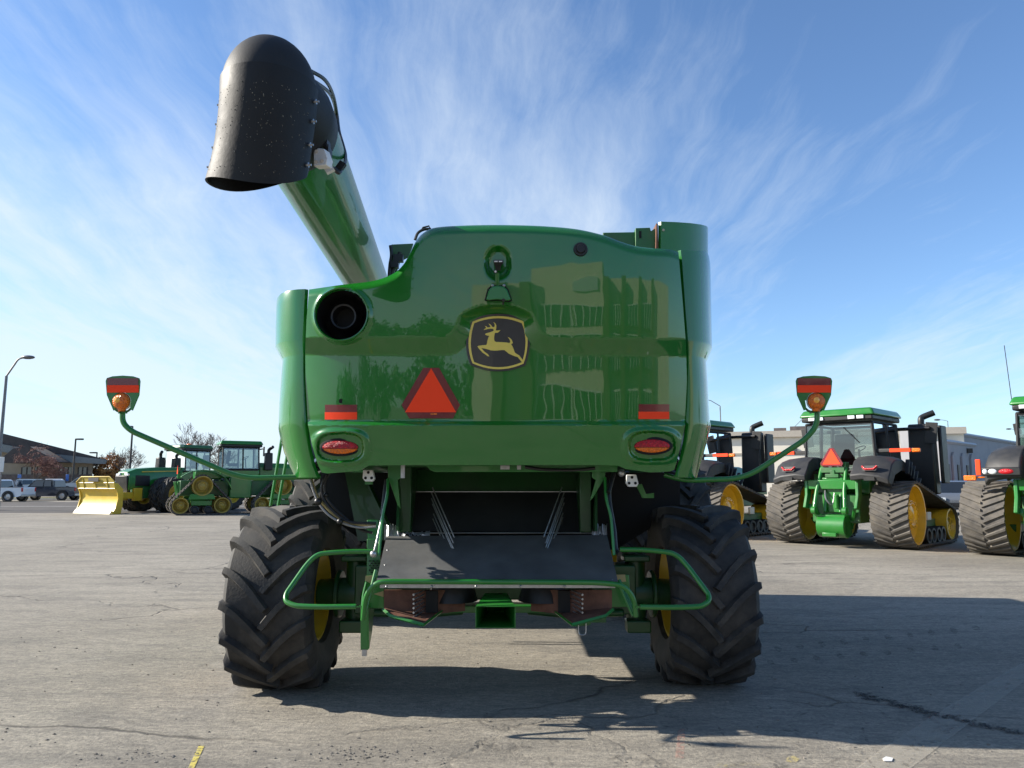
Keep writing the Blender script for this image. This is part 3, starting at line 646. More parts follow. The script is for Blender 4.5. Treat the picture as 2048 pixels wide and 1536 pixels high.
mb = MB(); mb.add(pqs([(773, 1072, 6.0), (1214, 1070, 6.0), (1236, 1163, 5.36), (752, 1166, 5.36)]) + [p + Vector((0, .02, -.018)) for p in pqs([(773, 1072, 6.0), (1214, 1070, 6.0), (1236, 1163, 5.36), (752, 1166, 5.36)])], [(0, 1, 2, 3), (7, 6, 5, 4), (0, 4, 5, 1), (1, 5, 6, 2), (2, 6, 7, 3), (3, 7, 4, 0)]); tb = cp(mb, 'tailboard', 'sheet')
def onboard(x, y):
    t = (y - 1071) / 94.0; return Ws(x, y, 6.0 - .64 * t)
mb = MB()
for x, y in ((775, 1101), (770, 1131), (1213, 1099), (1220, 1128), (1225, 1161)):
    mb.sphere(onboard(x, y), .010, 10, 6)
cpe(mb, 'tailboard_bolt', 'hosemetal', tb)
# torn silver lining at the fold
mb = MB()
def ragged(x0, x1, yt, yb, Y, seed):
    rnd = random.Random(seed); n = 16; top = [(x0 + (x1 - x0) * i / n, yt + rnd.uniform(-4, 4)) for i in range(n + 1)]; bot = [(x0 + (x1 - x0) * i / n, yb + rnd.uniform(-5, 5)) for i in range(n + 1)]
    rings = [[Ws(x, y, Y + rnd.uniform(-.02, .02)) for x, y in top], [Ws(x, (a + y) / 2, Y - .05 + rnd.uniform(-.02, .02)) for (x, y), (_, a) in zip(bot, top)], [Ws(x, y, Y - .06 + rnd.uniform(-.02, .01)) for x, y in bot]]
    mb.loft(rings, False, False)
ragged(769, 801, 1050, 1078, 6.10, 3); ragged(1184, 1214, 1050, 1072, 6.10, 5); ragged(798, 860, 1065, 1071, 6.08, 8)
cpe(mb, 'torn_lining', 'worn', smooth=80)
mb = MB(); mb.tube([Ws(801, 1066, 6.07), Ws(1184, 1066, 6.07)], .006, 6); mb.box(Ws(1000, 983.5, 6.35), (1.55, .01, .006)); cp(mb, 'hinge_rod', 'steel')
# steel strip with bolts on lower edge
mb = MB(); a, b_ = Ws(760, 1173, 5.37), Ws(1230, 1171, 5.37); mb.box((a + b_) / 2, ((b_ - a).length, .018, .026)); st_ = cp(mb, 'edge_strip', 'steel', tb)
mb = MB()
for x in (773, 863, 952, 1041, 1129, 1218): mb.sphere(Ws(x, 1173.5 - (x - 773) * .004, 5.357), .010, 10, 6)
cpe(mb, 'strip_bolt', 'steel', tb)
# fine tines
mb = MB()
for i in range(6):
    x1, y1 = ((909, 1075), (907, 1086), (907, 1097), (909, 1108), (911, 1128), (910, 1138))[i]
    L = 100; mb.tube([Ws(x1, y1, 5.78), Ws(x1 - .44 * L, y1 - L, 6.15)], .0058, 6)
    x1, y1 = ((1087, 1074), (1091, 1086), (1091, 1095), (1091, 1106), (1089, 1126), (1088, 1135))[i]
    mb.tube([Ws(x1, y1, 5.78), Ws(x1 + .37 * L, y1 - L, 6.15)], .0058, 6)
cpe(mb, 'straw_tine', 'steel')
# guard tubes
mb = MB(); mb.tube(rounded(pqs([(726, 1240, 5.34), (731, 1190, 5.32), (752, 1164, 5.30), (790, 1163, 5.30), (1195, 1165, 5.30), (1246, 1170, 5.30), (1268, 1195, 5.32), (1272, 1233, 5.34)]), .12, 8), .019, 14)
mb.tube(pqs([(728, 1236, 5.35), (752, 1140, 5.45)]), .014, 10); mb.tube(pqs([(1270, 1230, 5.35), (1238, 1160, 5.45)]), .014, 10); mb.tube(pqs([(1266, 1232, 5.35), (1240, 1172, 5.4)]), .012, 10)
cp(mb, 'rear_guard_bar', 'green')
mb = MB(); mb.tube(rounded(pq([(752, 1103, 5.74), (690, 1103, 5.72), (635, 1108, 5.70), (614, 1128, 5.66), (572, 1188, 5.52), (571, 1203, 5.48), (590, 1212, 5.45), (640, 1214, 5.43), (712, 1213, 5.43)]), .10, 8), .0185, 14)
mb.box(W(716, 1213, 5.43), (.03, .02, .012)); cp(mb, 'wheel_guard_loop', 'green')
mb = MB(); mb.tube(rounded(pq([(1240, 1099, 5.74), (1300, 1100, 5.72), (1352, 1107, 5.70), (1376, 1133, 5.66), (1418, 1190, 5.52), (1418, 1203, 5.48), (1402, 1213, 5.45), (1350, 1215, 5.43), (1280, 1214, 5.43)]), .10, 8), .0185, 14)
mb.box(W(1276, 1214, 5.43), (.03, .02, .012)); cp(mb, 'wheel_guard_loop', 'green')
# side brackets of the tailboard and hanging plate
mb = MB()
mb.prism(pqs([(731, 1152, 5.60), (768, 1152, 5.60), (768, 1217, 5.60), (727, 1217, 5.60)]), (0, .03, 0))
mb.prism(pqs([(1221, 1150, 5.60), (1258, 1150, 5.60), (1262, 1214, 5.60), (1221, 1214, 5.60)]), (0, .03, 0))
cpe(mb, 'mounting_plate', 'green', bevel=.004)
mb = MB(); mb.prism(pqs([(731, 1152, 5.595), (752, 1151, 5.595), (740, 1166, 5.595), (730, 1161, 5.595)]), (0, .006, 0)); mb.prism(pqs([(767, 1182, 5.595), (747, 1188, 5.595), (767, 1194, 5.595)]), (0, .006, 0)); mb.prism(pqs([(1222, 1150, 5.595), (1250, 1149, 5.595), (1252, 1163, 5.595), (1222, 1167, 5.595)]), (0, .006, 0)); cpe(mb, 'warning_decal', 'hosey')
mb = MB(); mb.prism(pqs([(721, 1212, 5.5), (734, 1214, 5.5), (736, 1300, 5.5), (721, 1300, 5.5)]), (0, .02, 0)); mb.prism(pqs([(734, 1214, 5.5), (746, 1216, 5.7), (742, 1262, 5.66), (736, 1298, 5.5)]), (0.01, .0, 0)); hp = cp(mb, 'hanging_plate', 'green', bevel=.002)
mb = MB(); mb.box(Ws(729, 1305, 5.51), (.034, .02, .05)); cp(mb, 'plate_foot', 'steel', hp)
mb = MB(); mb.tube(cr(pqs([(733, 1165, 5.56), (727, 1190, 5.53), (725, 1212, 5.5)])), .012, 8); cp(mb, 'link_rod', 'green')
# rusty spreader vanes with green edges
def spreader(L):
    f = 1 if L else -1; xx = (lambda x: x) if L else (lambda x: 1992 - x)
    mb = MB()
    mb.prism([Ws(xx(x), y, Y) for x, y, Y in ((768, 1180, 5.42), (930, 1180, 5.6), (930, 1222, 5.6), (868, 1228, 5.5), (768, 1218, 5.42))], (0, .02, 0))
    mb.prism([Ws(xx(x), y, Y) for x, y, Y in ((768, 1218, 5.40), (806, 1216, 5.6), (880, 1222, 5.6), (848, 1246, 5.25), (790, 1236, 5.30))], (0, 0, .006)); v_ = cp(mb, 'spreader_housing', 'rust')
    mb = MB(); mb.tube([Ws(xx(x), y, Y) for x, y, Y in ((766, 1219, 5.38), (781, 1232, 5.30), (848, 1250, 5.24))], .014, 4); mb.tube([Ws(xx(x), y, Y) for x, y, Y in ((848, 1250, 5.24), (884, 1222, 5.55))], .010, 4); cp(mb, 'housing_edge', 'green', v_)
    mb = MB(); mb.lathe([(0, .001), (0, .20), (.20, .14), (.20, .001)], T4(Ws(xx(905), 1200, 5.72)) @ Matrix.Rotation(R_(-90), 4, 'Y'), 28); mb.prism([Ws(xx(x), y, 5.62) for x, y in ((877, 1180), (930, 1180), (926, 1205), (912, 1216), (877, 1220))], (0, .02, 0)); cp(mb, 'spreader_rotor', 'blackpl', v_)
    mb = MB()
    for k in range(6): mb.tube([Ws(xx(827), 1189.5 + k * 9, 5.35), Ws(xx(828), 1189 + k * 9, 5.36), Ws(xx(829), 1188.5 + k * 9, 5.365), Ws(xx(850), 1180 + k * 8, 5.52)], [.008, .008, .005, .005], 8)
    cpe(mb, 'rotor_pin', 'steel', v_)
    mb = MB(); mb.box(Ws(xx(864), 1203, 5.50), (.09, .03, .16)); cp(mb, 'rotor_block', 'void', v_)
spreader(True); spreader(False)
mb = MB(); mb.prism(pqs([(880, 1212, 6.1), (1120, 1212, 6.1), (1120, 1226, 6.1), (880, 1226, 6.1)]), (0, .2, 0)); cp(mb, 'cross_beam', 'green', bevel=.006)
# tow funnel
mb = MB()
o4 = pqs([(951, 1213, 5.15), (1031, 1213, 5.15), (1031, 1256, 5.15), (951, 1256, 5.15)]); b4 = pqs([(970, 1186, 5.55), (1014, 1186, 5.55), (1010, 1225, 5.75), (973, 1225, 5.75)])
mb.add(o4 + b4, [(0, 1, 5, 4), (0, 4, 7, 3), (1, 2, 6, 5), (3, 7, 6, 2), (4, 5, 6, 7)])
i4 = [p + (sum(o4, Vector()) / 4 - p) * .035 for p in o4]; j4 = [p + (sum(b4, Vector()) / 4 - p) * .1 - Vector((0, .03, 0)) for p in b4]
mb.add(o4 + i4 + j4, [(0, 1, 5, 4), (1, 2, 6, 5), (2, 3, 7, 6), (3, 0, 4, 7), (4, 5, 9, 8), (5, 6, 10, 9), (6, 7, 11, 10), (7, 4, 8, 11), (8, 9, 10, 11)])
cp(mb, 'hitch_funnel', 'green', smooth=20, recalc=False)
mb = MB(); mb.tube(rounded(pqs([(1157, 1246, 5.35), (1157, 1270, 5.35), (1172, 1270, 5.35), (1172, 1246, 5.35)]), .03, 6), .004, 6); cp(mb, 'lynch_pin', 'steel')
mb = MB(); mb.prism(pqs([(1152, 1236, 5.36), (1182, 1234, 5.36), (1182, 1250, 5.36), (1152, 1254, 5.36)]), (0, .08, 0)); mb.box(Ws(1170, 1228, 5.8), (.3, .3, .08)); cpe(mb, 'pin_bracket', 'greend', bevel=.004)
# perforated bracket, gas struts, links, hoses
mb = MB(); mb.prism(pq([(734, 1078, 6.28), (759, 1078, 6.28), (762, 1152, 6.25), (733, 1152, 6.25)]), (0, .03, 0)); mb.prism(pq([(734, 1040, 6.32), (757, 1040, 6.32), (757, 1078, 6.30), (736, 1078, 6.30)]), (0, .02, 0)); pb = cp(mb, 'perforated_bracket', 'green', bevel=.003)
mb = MB()
for r in range(6):
    for c in range(3): mb.cyl(W(739 + c * 7.5 + (r % 2) * 3.7, 1122 + r * 4.6, 6.20), W(739 + c * 7.5 + (r % 2) * 3.7, 1122 + r * 4.6, 6.30), .0055, n=8)
cp(mb, 'bracket_hole', 'void', pb)
for pts in (((773, 960), (765, 1030), (752, 1090), (747, 1108)), ((1228, 945), (1217, 985), (1222, 1030), (1236, 1106))):
    mb = MB(); mb.tube([W(pts[0][0], pts[0][1], 5.8), W(pts[1][0], pts[1][1], 5.7)], .017, 12)
    if pts[0][0] < 1000:
        gs = cp(mb, 'gas_strut', 'hose'); mb = MB(); mb.tube(rounded([W(pts[1][0], pts[1][1], 5.7), W(pts[2][0], pts[2][1], 5.6), W(748, 1106, 5.55)], .05), .009, 10); mb.sphere(W(747, 1108, 5.55), .026, 10, 8); cp(mb, 'strut_rod', 'steel', gs)
    else: gs = cp(mb, 'gas_strut', 'hose')
mb = MB(); mb.tube(rounded(pq([(776, 958, 5.78), (775, 990, 5.7), (766, 1025, 5.65), (758, 1110, 5.55)]), .1), .011, 8); mb.tube(rounded(pq([(1210, 955, 5.78), (1212, 1000, 5.7), (1222, 1030, 5.65), (1228, 1110, 5.55)]), .1), .011, 8); cpe(mb, 'lift_link', 'green')
mb = MB(); mb.tube(cr(pq([(1220, 960, 5.8), (1218, 1000, 5.75), (1228, 1060, 5.65), (1232, 1100, 5.6), (1240, 1108, 5.55)])), .018, 10); mb.tube(cr(pq([(1190, 936, 5.75), (1150, 940, 5.74), (1090, 939, 5.74), (1050, 934, 5.74)])), .013, 8); cpe(mb, 'cable', 'hose')
def hose(pts, r, m_, Y=6.0):
    mb = MB(); mb.tube(cr(pq([(x, y, Y if len(p) == 2 else p[2]) for p in pts for x, y in (p[:2],)]), 6), r, 8); return cp(mb, 'hydraulic_hose', m_)
hose([(617, 950), (628, 985), (640, 1010), (660, 1032), (690, 1048), (720, 1055), (752, 1053)], .010, 'hosemetal', 5.9)
hose([(622, 955), (634, 990), (650, 1012), (672, 1032), (705, 1048), (752, 1050)], .010, 'hosey', 5.92)
hose([(652, 950), (643, 975), (648, 1000), (670, 1026), (700, 1044), (752, 1047)], .011, 'hose', 5.88)
hose([(660, 945), (650, 965), (652, 990), (664, 1010), (690, 1035), (720, 1058), (745, 1066)], .011, 'hose', 5.95)
mb = MB(); mb.sphere(W(636, 1003, 5.86), .03, 10, 8); mb.sphere(W(680, 1043, 5.86), .025, 10, 8); mb.sphere(W(652, 990, 5.9), .02, 8, 6); cpe(mb, 'hose_tie', 'hose')
# work lights under the hood
for x, y, s in ((737, 951, 1), (1264.5, 961, 1.05)):
    mb = MB(); mb.prism([W(x + a * s, y + b_ * s, 5.75) for a, b_ in ((-11, -11), (8, -11), (12, 6), (9, 12), (-7, 12), (-12, 5))], (0, .05, 0)); wl = cp(mb, 'work_light', 'white', bevel=.005)
    mb = MB()
    for a, b_ in ((-.5, -6), (-6, 5), (6, 5)): mb.cyl(W(x + a * s, y + b_ * s, 5.745), W(x + a * s, y + b_ * s, 5.76), .011, n=10)
    cpe(mb, 'light_bolt', 'void', wl)
mb = MB(); mb.sphere(W(1243, 946, 5.8), .03, 10, 8); mb.box(W(806, 943, 5.75), (.03, .03, .10)); mb.box(W(1010, 935, 5.74), (.07, .02, .03)); mb.box(W(1038, 935, 5.74), (.03, .02, .03)); cpe(mb, 'connector', 'steel')
mb = MB(); mb.prism(pq([(1272, 970, 6.2), (1284, 968, 6.2), (1292, 988, 6.2), (1308, 986, 6.2), (1308, 996, 6.2), (1285, 996, 6.2)]), (0, .02, 0)); mb.box(W(738, 965, 5.85), (.06, .02, .03)); cpe(mb, 'small_bracket', 'green')
# ladder rails at the left behind
mb = MB(); mb.tube(pq([(566, 862, 8.6), (541, 1012, 8.5)]), .018, 8); mb.tube(pq([(577, 895, 8.7), (556, 1012, 8.6)]), .018, 8); cpe(mb, 'ladder_rail', 'green')

# ================================================================== GROUND
def plain(name, mats, mb, **k): o = mb.build(name, mats, smooth=30, **k); return o
gm = bpy.data.materials.new('concrete_yard'); gm.use_nodes = True; t = NT(gm.node_tree); b = t.n['Principled BSDF']
tc_ = t.new('ShaderNodeTexCoord').outputs['Object']
big = t.noise(tc_, .22, 6, .6, .5); mid = t.noise(t.mapv(tc_, (.7, 2.4, 1), (0, 0, R_(6))), 1.0, 8, .65, .4)
fine = t.noise(tc_, 38, 8, .75); grit = t.noise(tc_, 220, 3, .7)
c = t.mix(t.ramp(big, .32, .68), (.235, .215, .180), (.345, .318, .268))
c = t.mix(t.math('MULTIPLY', t.ramp(mid, .46, .66), .60), c, (.165, .155, .138))
c = t.mix(t.math('MULTIPLY', t.ramp(t.noise(t.mapv(tc_, (1.2, 1.8, 1), (0, 0, R_(-25)), (4, 9, 0)), 1.7, 7, .7, .8), .56, .70), .40), c, (.36, .34, .30))
c = t.mix(t.ramp(fine, .36, .66), t.mix(1.0, c, (.64, .64, .65), 'MULTIPLY'), t.mix(1.0, c, (1.22, 1.21, 1.18), 'MULTIPLY'))
fin2 = t.noise(t.mapv(tc_, (1, 2.2, 1), (0, 0, R_(15))), 9, 8, .72)
c = t.mix(t.ramp(fin2, .38, .64), t.mix(1.0, c, (.72, .72, .73), 'MULTIPLY'), t.mix(1.0, c, (1.16, 1.15, 1.12), 'MULTIPLY'))
c = t.mix(t.math('MULTIPLY', t.ramp(grit, .58, .70), .45), c, (.08, .075, .07))
oil = t.math('MULTIPLY', t.ramp(t.noise(tc_, .55, 5, .62, .6), .60, .70), t.ramp(t.noise(tc_, 6, 5, .7), .3, .6))
c = t.mix(t.math('MULTIPLY', oil, .45), c, (.105, .098, .088))
bnd = t.noise(t.mapv(tc_, (.16, 3.2, 1), (0, 0, R_(-9)), (1, 5, 0)), 1.0, 5, .6, .2)
c = t.mix(t.math('MULTIPLY', t.ramp(bnd, .55, .66), .30), c, (.135, .126, .112))
# scuffs left by tyres
scf = t.noise(t.mapv(tc_, (3.0, 9.0, 1), (0, 0, R_(38))), 1.5, 4, .55, .3); scm = t.noise(tc_, .8, 4)
c = t.mix(t.math('MULTIPLY', t.math('MULTIPLY', t.ramp(scf, .60, .72), t.ramp(scm, .42, .58)), .70), c, (.10, .095, .085))
scf2 = t.noise(t.mapv(tc_, (3.0, 11.0, 1), (0, 0, R_(-32)), (3, 1, 0)), 1.5, 4, .55, .3)
c = t.mix(t.math('MULTIPLY', t.math('MULTIPLY', t.ramp(scf2, .62, .72), t.ramp(scm, .38, .56)), .65), c, (.11, .10, .09))
wv = t.new('ShaderNodeVectorMath', operation='ADD'); t.l.new(tc_, wv.inputs[0])
nc = t.new('ShaderNodeTexNoise'); t.l.new(tc_, nc.inputs['Vector']); nc.inputs['Scale'].default_value = .8; nc.inputs['Detail'].default_value = 9
sc_ = t.new('ShaderNodeVectorMath', operation='SCALE'); t.l.new(nc.outputs['Color'], sc_.inputs[0]); sc_.inputs['Scale'].default_value = .55; t.l.new(sc_.outputs[0], wv.inputs[1])
vo = t.new('ShaderNodeTexVoronoi', feature='DISTANCE_TO_EDGE'); t.l.new(t.mapv(wv.outputs[0], (.17, .27, 1), (0, 0, R_(12)), (2.2, 1.3, 0)), vo.inputs['Vector']); vo.inputs['Scale'].default_value = 1
crk = t.math('MULTIPLY', t.ramp(vo.outputs['Distance'], .0, .0075, 1, 0), t.ramp(t.noise(tc_, .45, 3), .42, .58))
c = t.mix(t.math('MULTIPLY', crk, .75), c, (.05, .045, .04))
t.l.new(c, b.inputs['Base Color']); b.inputs['Roughness'].default_value = .88; b.inputs['Specular IOR Level'].default_value = .25
bp = t.new('ShaderNodeBump'); bp.inputs['Strength'].default_value = .8; bp.inputs['Distance'].default_value = .012
t.l.new(t.math('SUBTRACT', t.math('ADD', fine, t.math('MULTIPLY', mid, 1.5)), t.math('MULTIPLY', crk, 2.0)), bp.inputs['Height']); t.l.new(bp.outputs[0], b.inputs['Normal'])
mb = MB(); mb.add([(-1500, -600, 0), (1500, -600, 0), (1500, 2500, 0), (-1500, 2500, 0)], [(0, 1, 2, 3)]); tag(mb.build('ground', gm, recalc=False), kind='structure')
M['asphalt'] = mat('asphalt', (.085, .078, .072), .9, var=.25, vs=.8, bump=.3, bs=40, spec=.2)
M['stripe'] = mat('road_paint', (.42, .41, .38), .8, var=.25, vs=5)
M['grass'] = mat('dry_grass', (.16, .15, .05), .95, var=.4, vs=3)
a, b2 = G(0, 1027).y, G(0, 1004).y
mb = MB(); mb.add([(-300, a, .004), (-7, a + .6, .004), (-7, b2, .004), (-300, b2, .004)], [(0, 1, 2, 3)]); tag(mb.build('road', 'asphalt', recalc=False), kind='structure')
mb = MB(); y = G(0, 1013).y; mb.add([(-300, y, .008), (-9, y, .008), (-9, y + .35, .008), (-300, y + .35, .008)], [(0, 1, 2, 3)]); tag(mb.build('road_line', 'stripe', recalc=False), kind='structure')
mb = MB(); mb.box((-150, b2 + 8.6, .06), (300, .35, .13)); tag(mb.build('kerb', 'stripe'), kind='structure')
mb = MB(); mb.box((-150, b2 + 11.0, .05), (300, 4.0, .10)); tag(mb.build('grass_verge', 'grass'), kind='structure')
# faded paint marks on the yard
def wornpaint(name, col, thr, scale=14, amt=.8):
    m = bpy.data.materials.new(name); m.use_nodes = True; t = NT(m.node_tree); b = t.n['Principled BSDF']; b.inputs['Base Color'].default_value = c4(col); b.inputs['Roughness'].default_value = .9
    tr = t.new('ShaderNodeBsdfTransparent'); mx = t.new('ShaderNodeMixShader'); tcw = t.new('ShaderNodeTexCoord')
    nz = t.math('MULTIPLY', t.ramp(t.noise(tcw.outputs['Object'], scale, 6, .7), thr, thr + .18), amt)
    ed = t.new('ShaderNodeSeparateXYZ'); t.l.new(tcw.outputs['Generated'], ed.inputs[0])
    t.l.new(nz, mx.inputs[0]); t.l.new(tr.outputs[0], mx.inputs[1]); t.l.new(b.outputs[0], mx.inputs[2]); t.l.new(mx.outputs[0], t.n['Material Output'].inputs[0]); return m
def gpoly(name, pts, m_, z=.004):
    mb = MB(); mb.add([G(x, y, z) for x, y in pts], [tuple(range(len(pts)))]); return tag(mb.build(name, m_, recalc=False), kind='structure')
gpoly('faded_line', [(1680, 1560), (1790, 1560), (1960, 1430), (2120, 1310), (2100, 1292), (1900, 1410), (1760, 1500)], wornpaint('faded_line_paint', (.40, .37, .31), .30, 9, .42))
gpoly('yellow_paint_mark', [(372, 1545), (384, 1545), (409, 1491), (397, 1492)], wornpaint('yellow_mark_paint', (.55, .46, .10), .36, 25, .8))
gpoly('pink_paint_mark', [(1350, 1516), (1368, 1516), (1370, 1458), (1356, 1458)], wornpaint('pink_mark_paint', (.55, .24, .18), .42, 22, .35))
gpoly('yellow_paint_spot', [(1572, 1522), (1590, 1526), (1600, 1518), (1588, 1511), (1574, 1514)], wornpaint('yellow_spot_paint', (.50, .42, .18), .40, 30, .6))
gpoly('yellow_paint_spot', [(1430, 1536), (1520, 1530), (1520, 1524), (1435, 1527)], wornpaint('yellow_smear_paint', (.50, .42, .18), .50, 30, .5))
# tar filled crack, tread prints
rnd = random.Random(4); mb = MB()
pl_ = [(1718, 1388), (1750, 1396), (1790, 1408), (1830, 1416), (1850, 1424), (1900, 1434), (1950, 1446), (2000, 1455), (2060, 1470)]
for i in range(len(pl_) - 1):
    for k in range(5):
        f0 = k / 5; x = pl_[i][0] + (pl_[i + 1][0] - pl_[i][0]) * f0; y = pl_[i][1] + (pl_[i + 1][1] - pl_[i][1]) * f0 + rnd.uniform(-2, 2)
        for _ in range(7):
            x_, y_ = x + rnd.uniform(-9, 9), y + rnd.uniform(-3.5, 3.5); r = rnd.uniform(1.2, 4.2); mb.add([G(x_ + r * rnd.uniform(.7, 1.4) * math.cos(a_) * 1.8, y_ + r * .6 * rnd.uniform(.7, 1.3) * math.sin(a_), .004 + .0005 * len(mb.f) / 40) for a_ in np.linspace(0, 6.28, 9)[:-1]], [tuple(range(8))])
tag(mb.build('tar_crack', wornpaint('tar', (.045, .043, .04), .40, 40, .6), recalc=False), kind='structure')
mb = MB()
for x, y in [(1512 + k * 44, 1302 - k * 4.6) for k in range(11)] + [(1540 + k * 47, 1324 - k * 4) for k in range(9)]:
    r = 7; mb.add([G(x + r * rnd.uniform(.8, 1.3) * math.cos(a_) + 3 * math.sin(a_), y + r * .8 * rnd.uniform(.8, 1.2) * math.sin(a_), .004) for a_ in np.linspace(0, 6.28, 9)[:-1]], [tuple(range(8))])
for k in range(70):
    x, y = rnd.uniform(900, 1900), rnd.uniform(1425, 1536); L = rnd.uniform(8, 26); an = rnd.choice((.1, -.6, .7, 1.2)) + rnd.uniform(-.15, .15); wd_ = rnd.uniform(2, 5)
    if x < 1000 and rnd.random() < .4: x -= 700
    p = [(x + c_ * L * math.cos(an) - d_ * wd_ * math.sin(an), y + (c_ * L * math.sin(an) + d_ * wd_ * math.cos(an)) * .6) for c_, d_ in ((-1, 0), (-.5, .8), (.5, 1), (1, .2), (.5, -.7), (-.6, -.9))]
    mb.add([G(x_, y_, .004 + .00002 * k) for x_, y_ in p], [tuple(range(6))])
tag(mb.build('tread_prints', wornpaint('tread_print_dirt', (.10, .093, .083), .42, 16, .42), recalc=False), kind='structure')
mb = MB()
for k in range(420):
    if k < 300: p = G(rnd.uniform(0, 2048), 1060 + 480 * rnd.random() ** .8)
    else: p = G(rnd.gauss(*rnd.choice(((690, 40), (770, 50), (270, 60)))), rnd.gauss(1510, 10))
    r = rnd.uniform(.004, .011) if k < 290 else rnd.uniform(.004, .009)
    mb.sphere(p + Vector((0, 0, r * .3)), r, 5, 3, sc=(rnd.uniform(.7, 1.5), rnd.uniform(.7, 1.3), .6))
M['stone'] = mat('pebble', (.17, .155, .135), .9, var=.5, vs=3)
tag(mb.build('pebbles', 'stone', smooth=10), 'scattered small stones and grit lying on the concrete yard', 'pebbles', kind='stuff')
mb = MB(); pp = [G(x, y, .006) for x, y in ((1765, 1518), (1772, 1514), (1786, 1517), (1784, 1523), (1768, 1523))]; mb.prism(pp, (0, 0, .004))
tag(mb.build('paper_scrap', 'white'), 'crumpled white paper scrap on the concrete near the faded line', 'litter')

# ================================================================== TRACTORS
def belt_path(circles, n=18):             # circles (y,z,r): convex hull loop, sampled
    pts = []
    for (y, z, r) in circles:
        for k in range(64): a = 2 * math.pi * k / 64; pts.append((y + r * math.cos(a), z + r * math.sin(a)))
    pts = sorted(set((round(a, 5), round(b, 5)) for a, b in pts))
    def half(ps):
        h = []
        for p in ps:
            while len(h) > 1 and (h[-1][0] - h[-2][0]) * (p[1] - h[-2][1]) - (h[-1][1] - h[-2][1]) * (p[0] - h[-2][0]) <= 0: h.pop()
            h.append(p)
        return h
    lo, hi = half(pts), half(pts[::-1]); hull = lo[:-1] + hi[:-1]
    L = [0]; m = len(hull)
    for i in range(m): a, b = hull[i], hull[(i + 1) % m]; L.append(L[-1] + math.hypot(b[0] - a[0], b[1] - a[1]))
    def at(s):
        s %= L[-1]; i = int(np.searchsorted(L, s, 'right') - 1); i = min(i, m - 1); a, b = hull[i], hull[(i + 1) % m]; q = (s - L[i]) / max(1e-9, L[i + 1] - L[i])
        dy, dz = b[0] - a[0], b[1] - a[1]; l = math.hypot(dy, dz)
        return a[0] + dy * q, a[1] + dz * q, dz / l, -dy / l
    return at, L[-1]
def belt_mb(circles, wid, xc, pitch=.17, lean=.20, th=.03, H=.045, lw=.05):
    at, L = belt_path(circles); mb = MB(); N = 110; rings = []
    for i in range(N + 1):
        y, z, ny, nz = at(L * i / N); rings.append([Vector((xc - wid / 2, y + ny * o, z + nz * o)) for o in (0,)] + [Vector((xc + wid / 2, y, z)), Vector((xc + wid / 2, y - ny * th, z - nz * th)), Vector((xc - wid / 2, y - ny * th, z - nz * th))])
    mb.loft(rings, True, False)
    n = int(L / pitch); pt = L / n
    for sd in (-1, 1):
        for i in range(n):
            s0 = (i + (.5 if sd > 0 else 0)) * pt; rr = []
            for q in (0.03, .35, .7, 1.0):
                s_ = s0 - lean * q; x = xc + sd * q * wid / 2; r = []
                for dk, o in ((lw * .72, -.004), (lw * .5, H), (-lw * .5, H), (-lw * .72, -.004)):
                    y, z, ny, nz = at(s_ + dk); r.append(Vector((x, y + ny * o, z + nz * o)))
                rr.append(r)
            mb.loft(rr)
    return mb
def disc_wheel(mb, x, y, z, r, w_, side, hub=.45):
    mx = T4((x, y, z))
    s = side
    mb.lathe([(-w_ * s, r), (w_ * s, r), (w_ * s, r - .05), (w_ * .55 * s, r - .08), (w_ * .25 * s, r * .66), (w_ * .3 * s, r * .5), (w_ * .75 * s, r * .46), (w_ * .8 * s, r * .36), (w_ * .7 * s, r * .30), (w_ * .85 * s, .001)], mx, 36)
    mb.lathe([(-w_ * s, r), (-w_ * s, r - .05), (-w_ * .3 * s, r * .7), (-w_ * .3 * s, .001)], mx, 24)
    for k in range(16):
        a = 2 * math.pi * k / 16; mb.cyl((x + s * w_ * .72, y + r * .42 * math.cos(a), z + r * .42 * math.sin(a)), (x + s * w_ * .86, y + r * .42 * math.cos(a), z + r * .42 * math.sin(a)), .018, n=6)
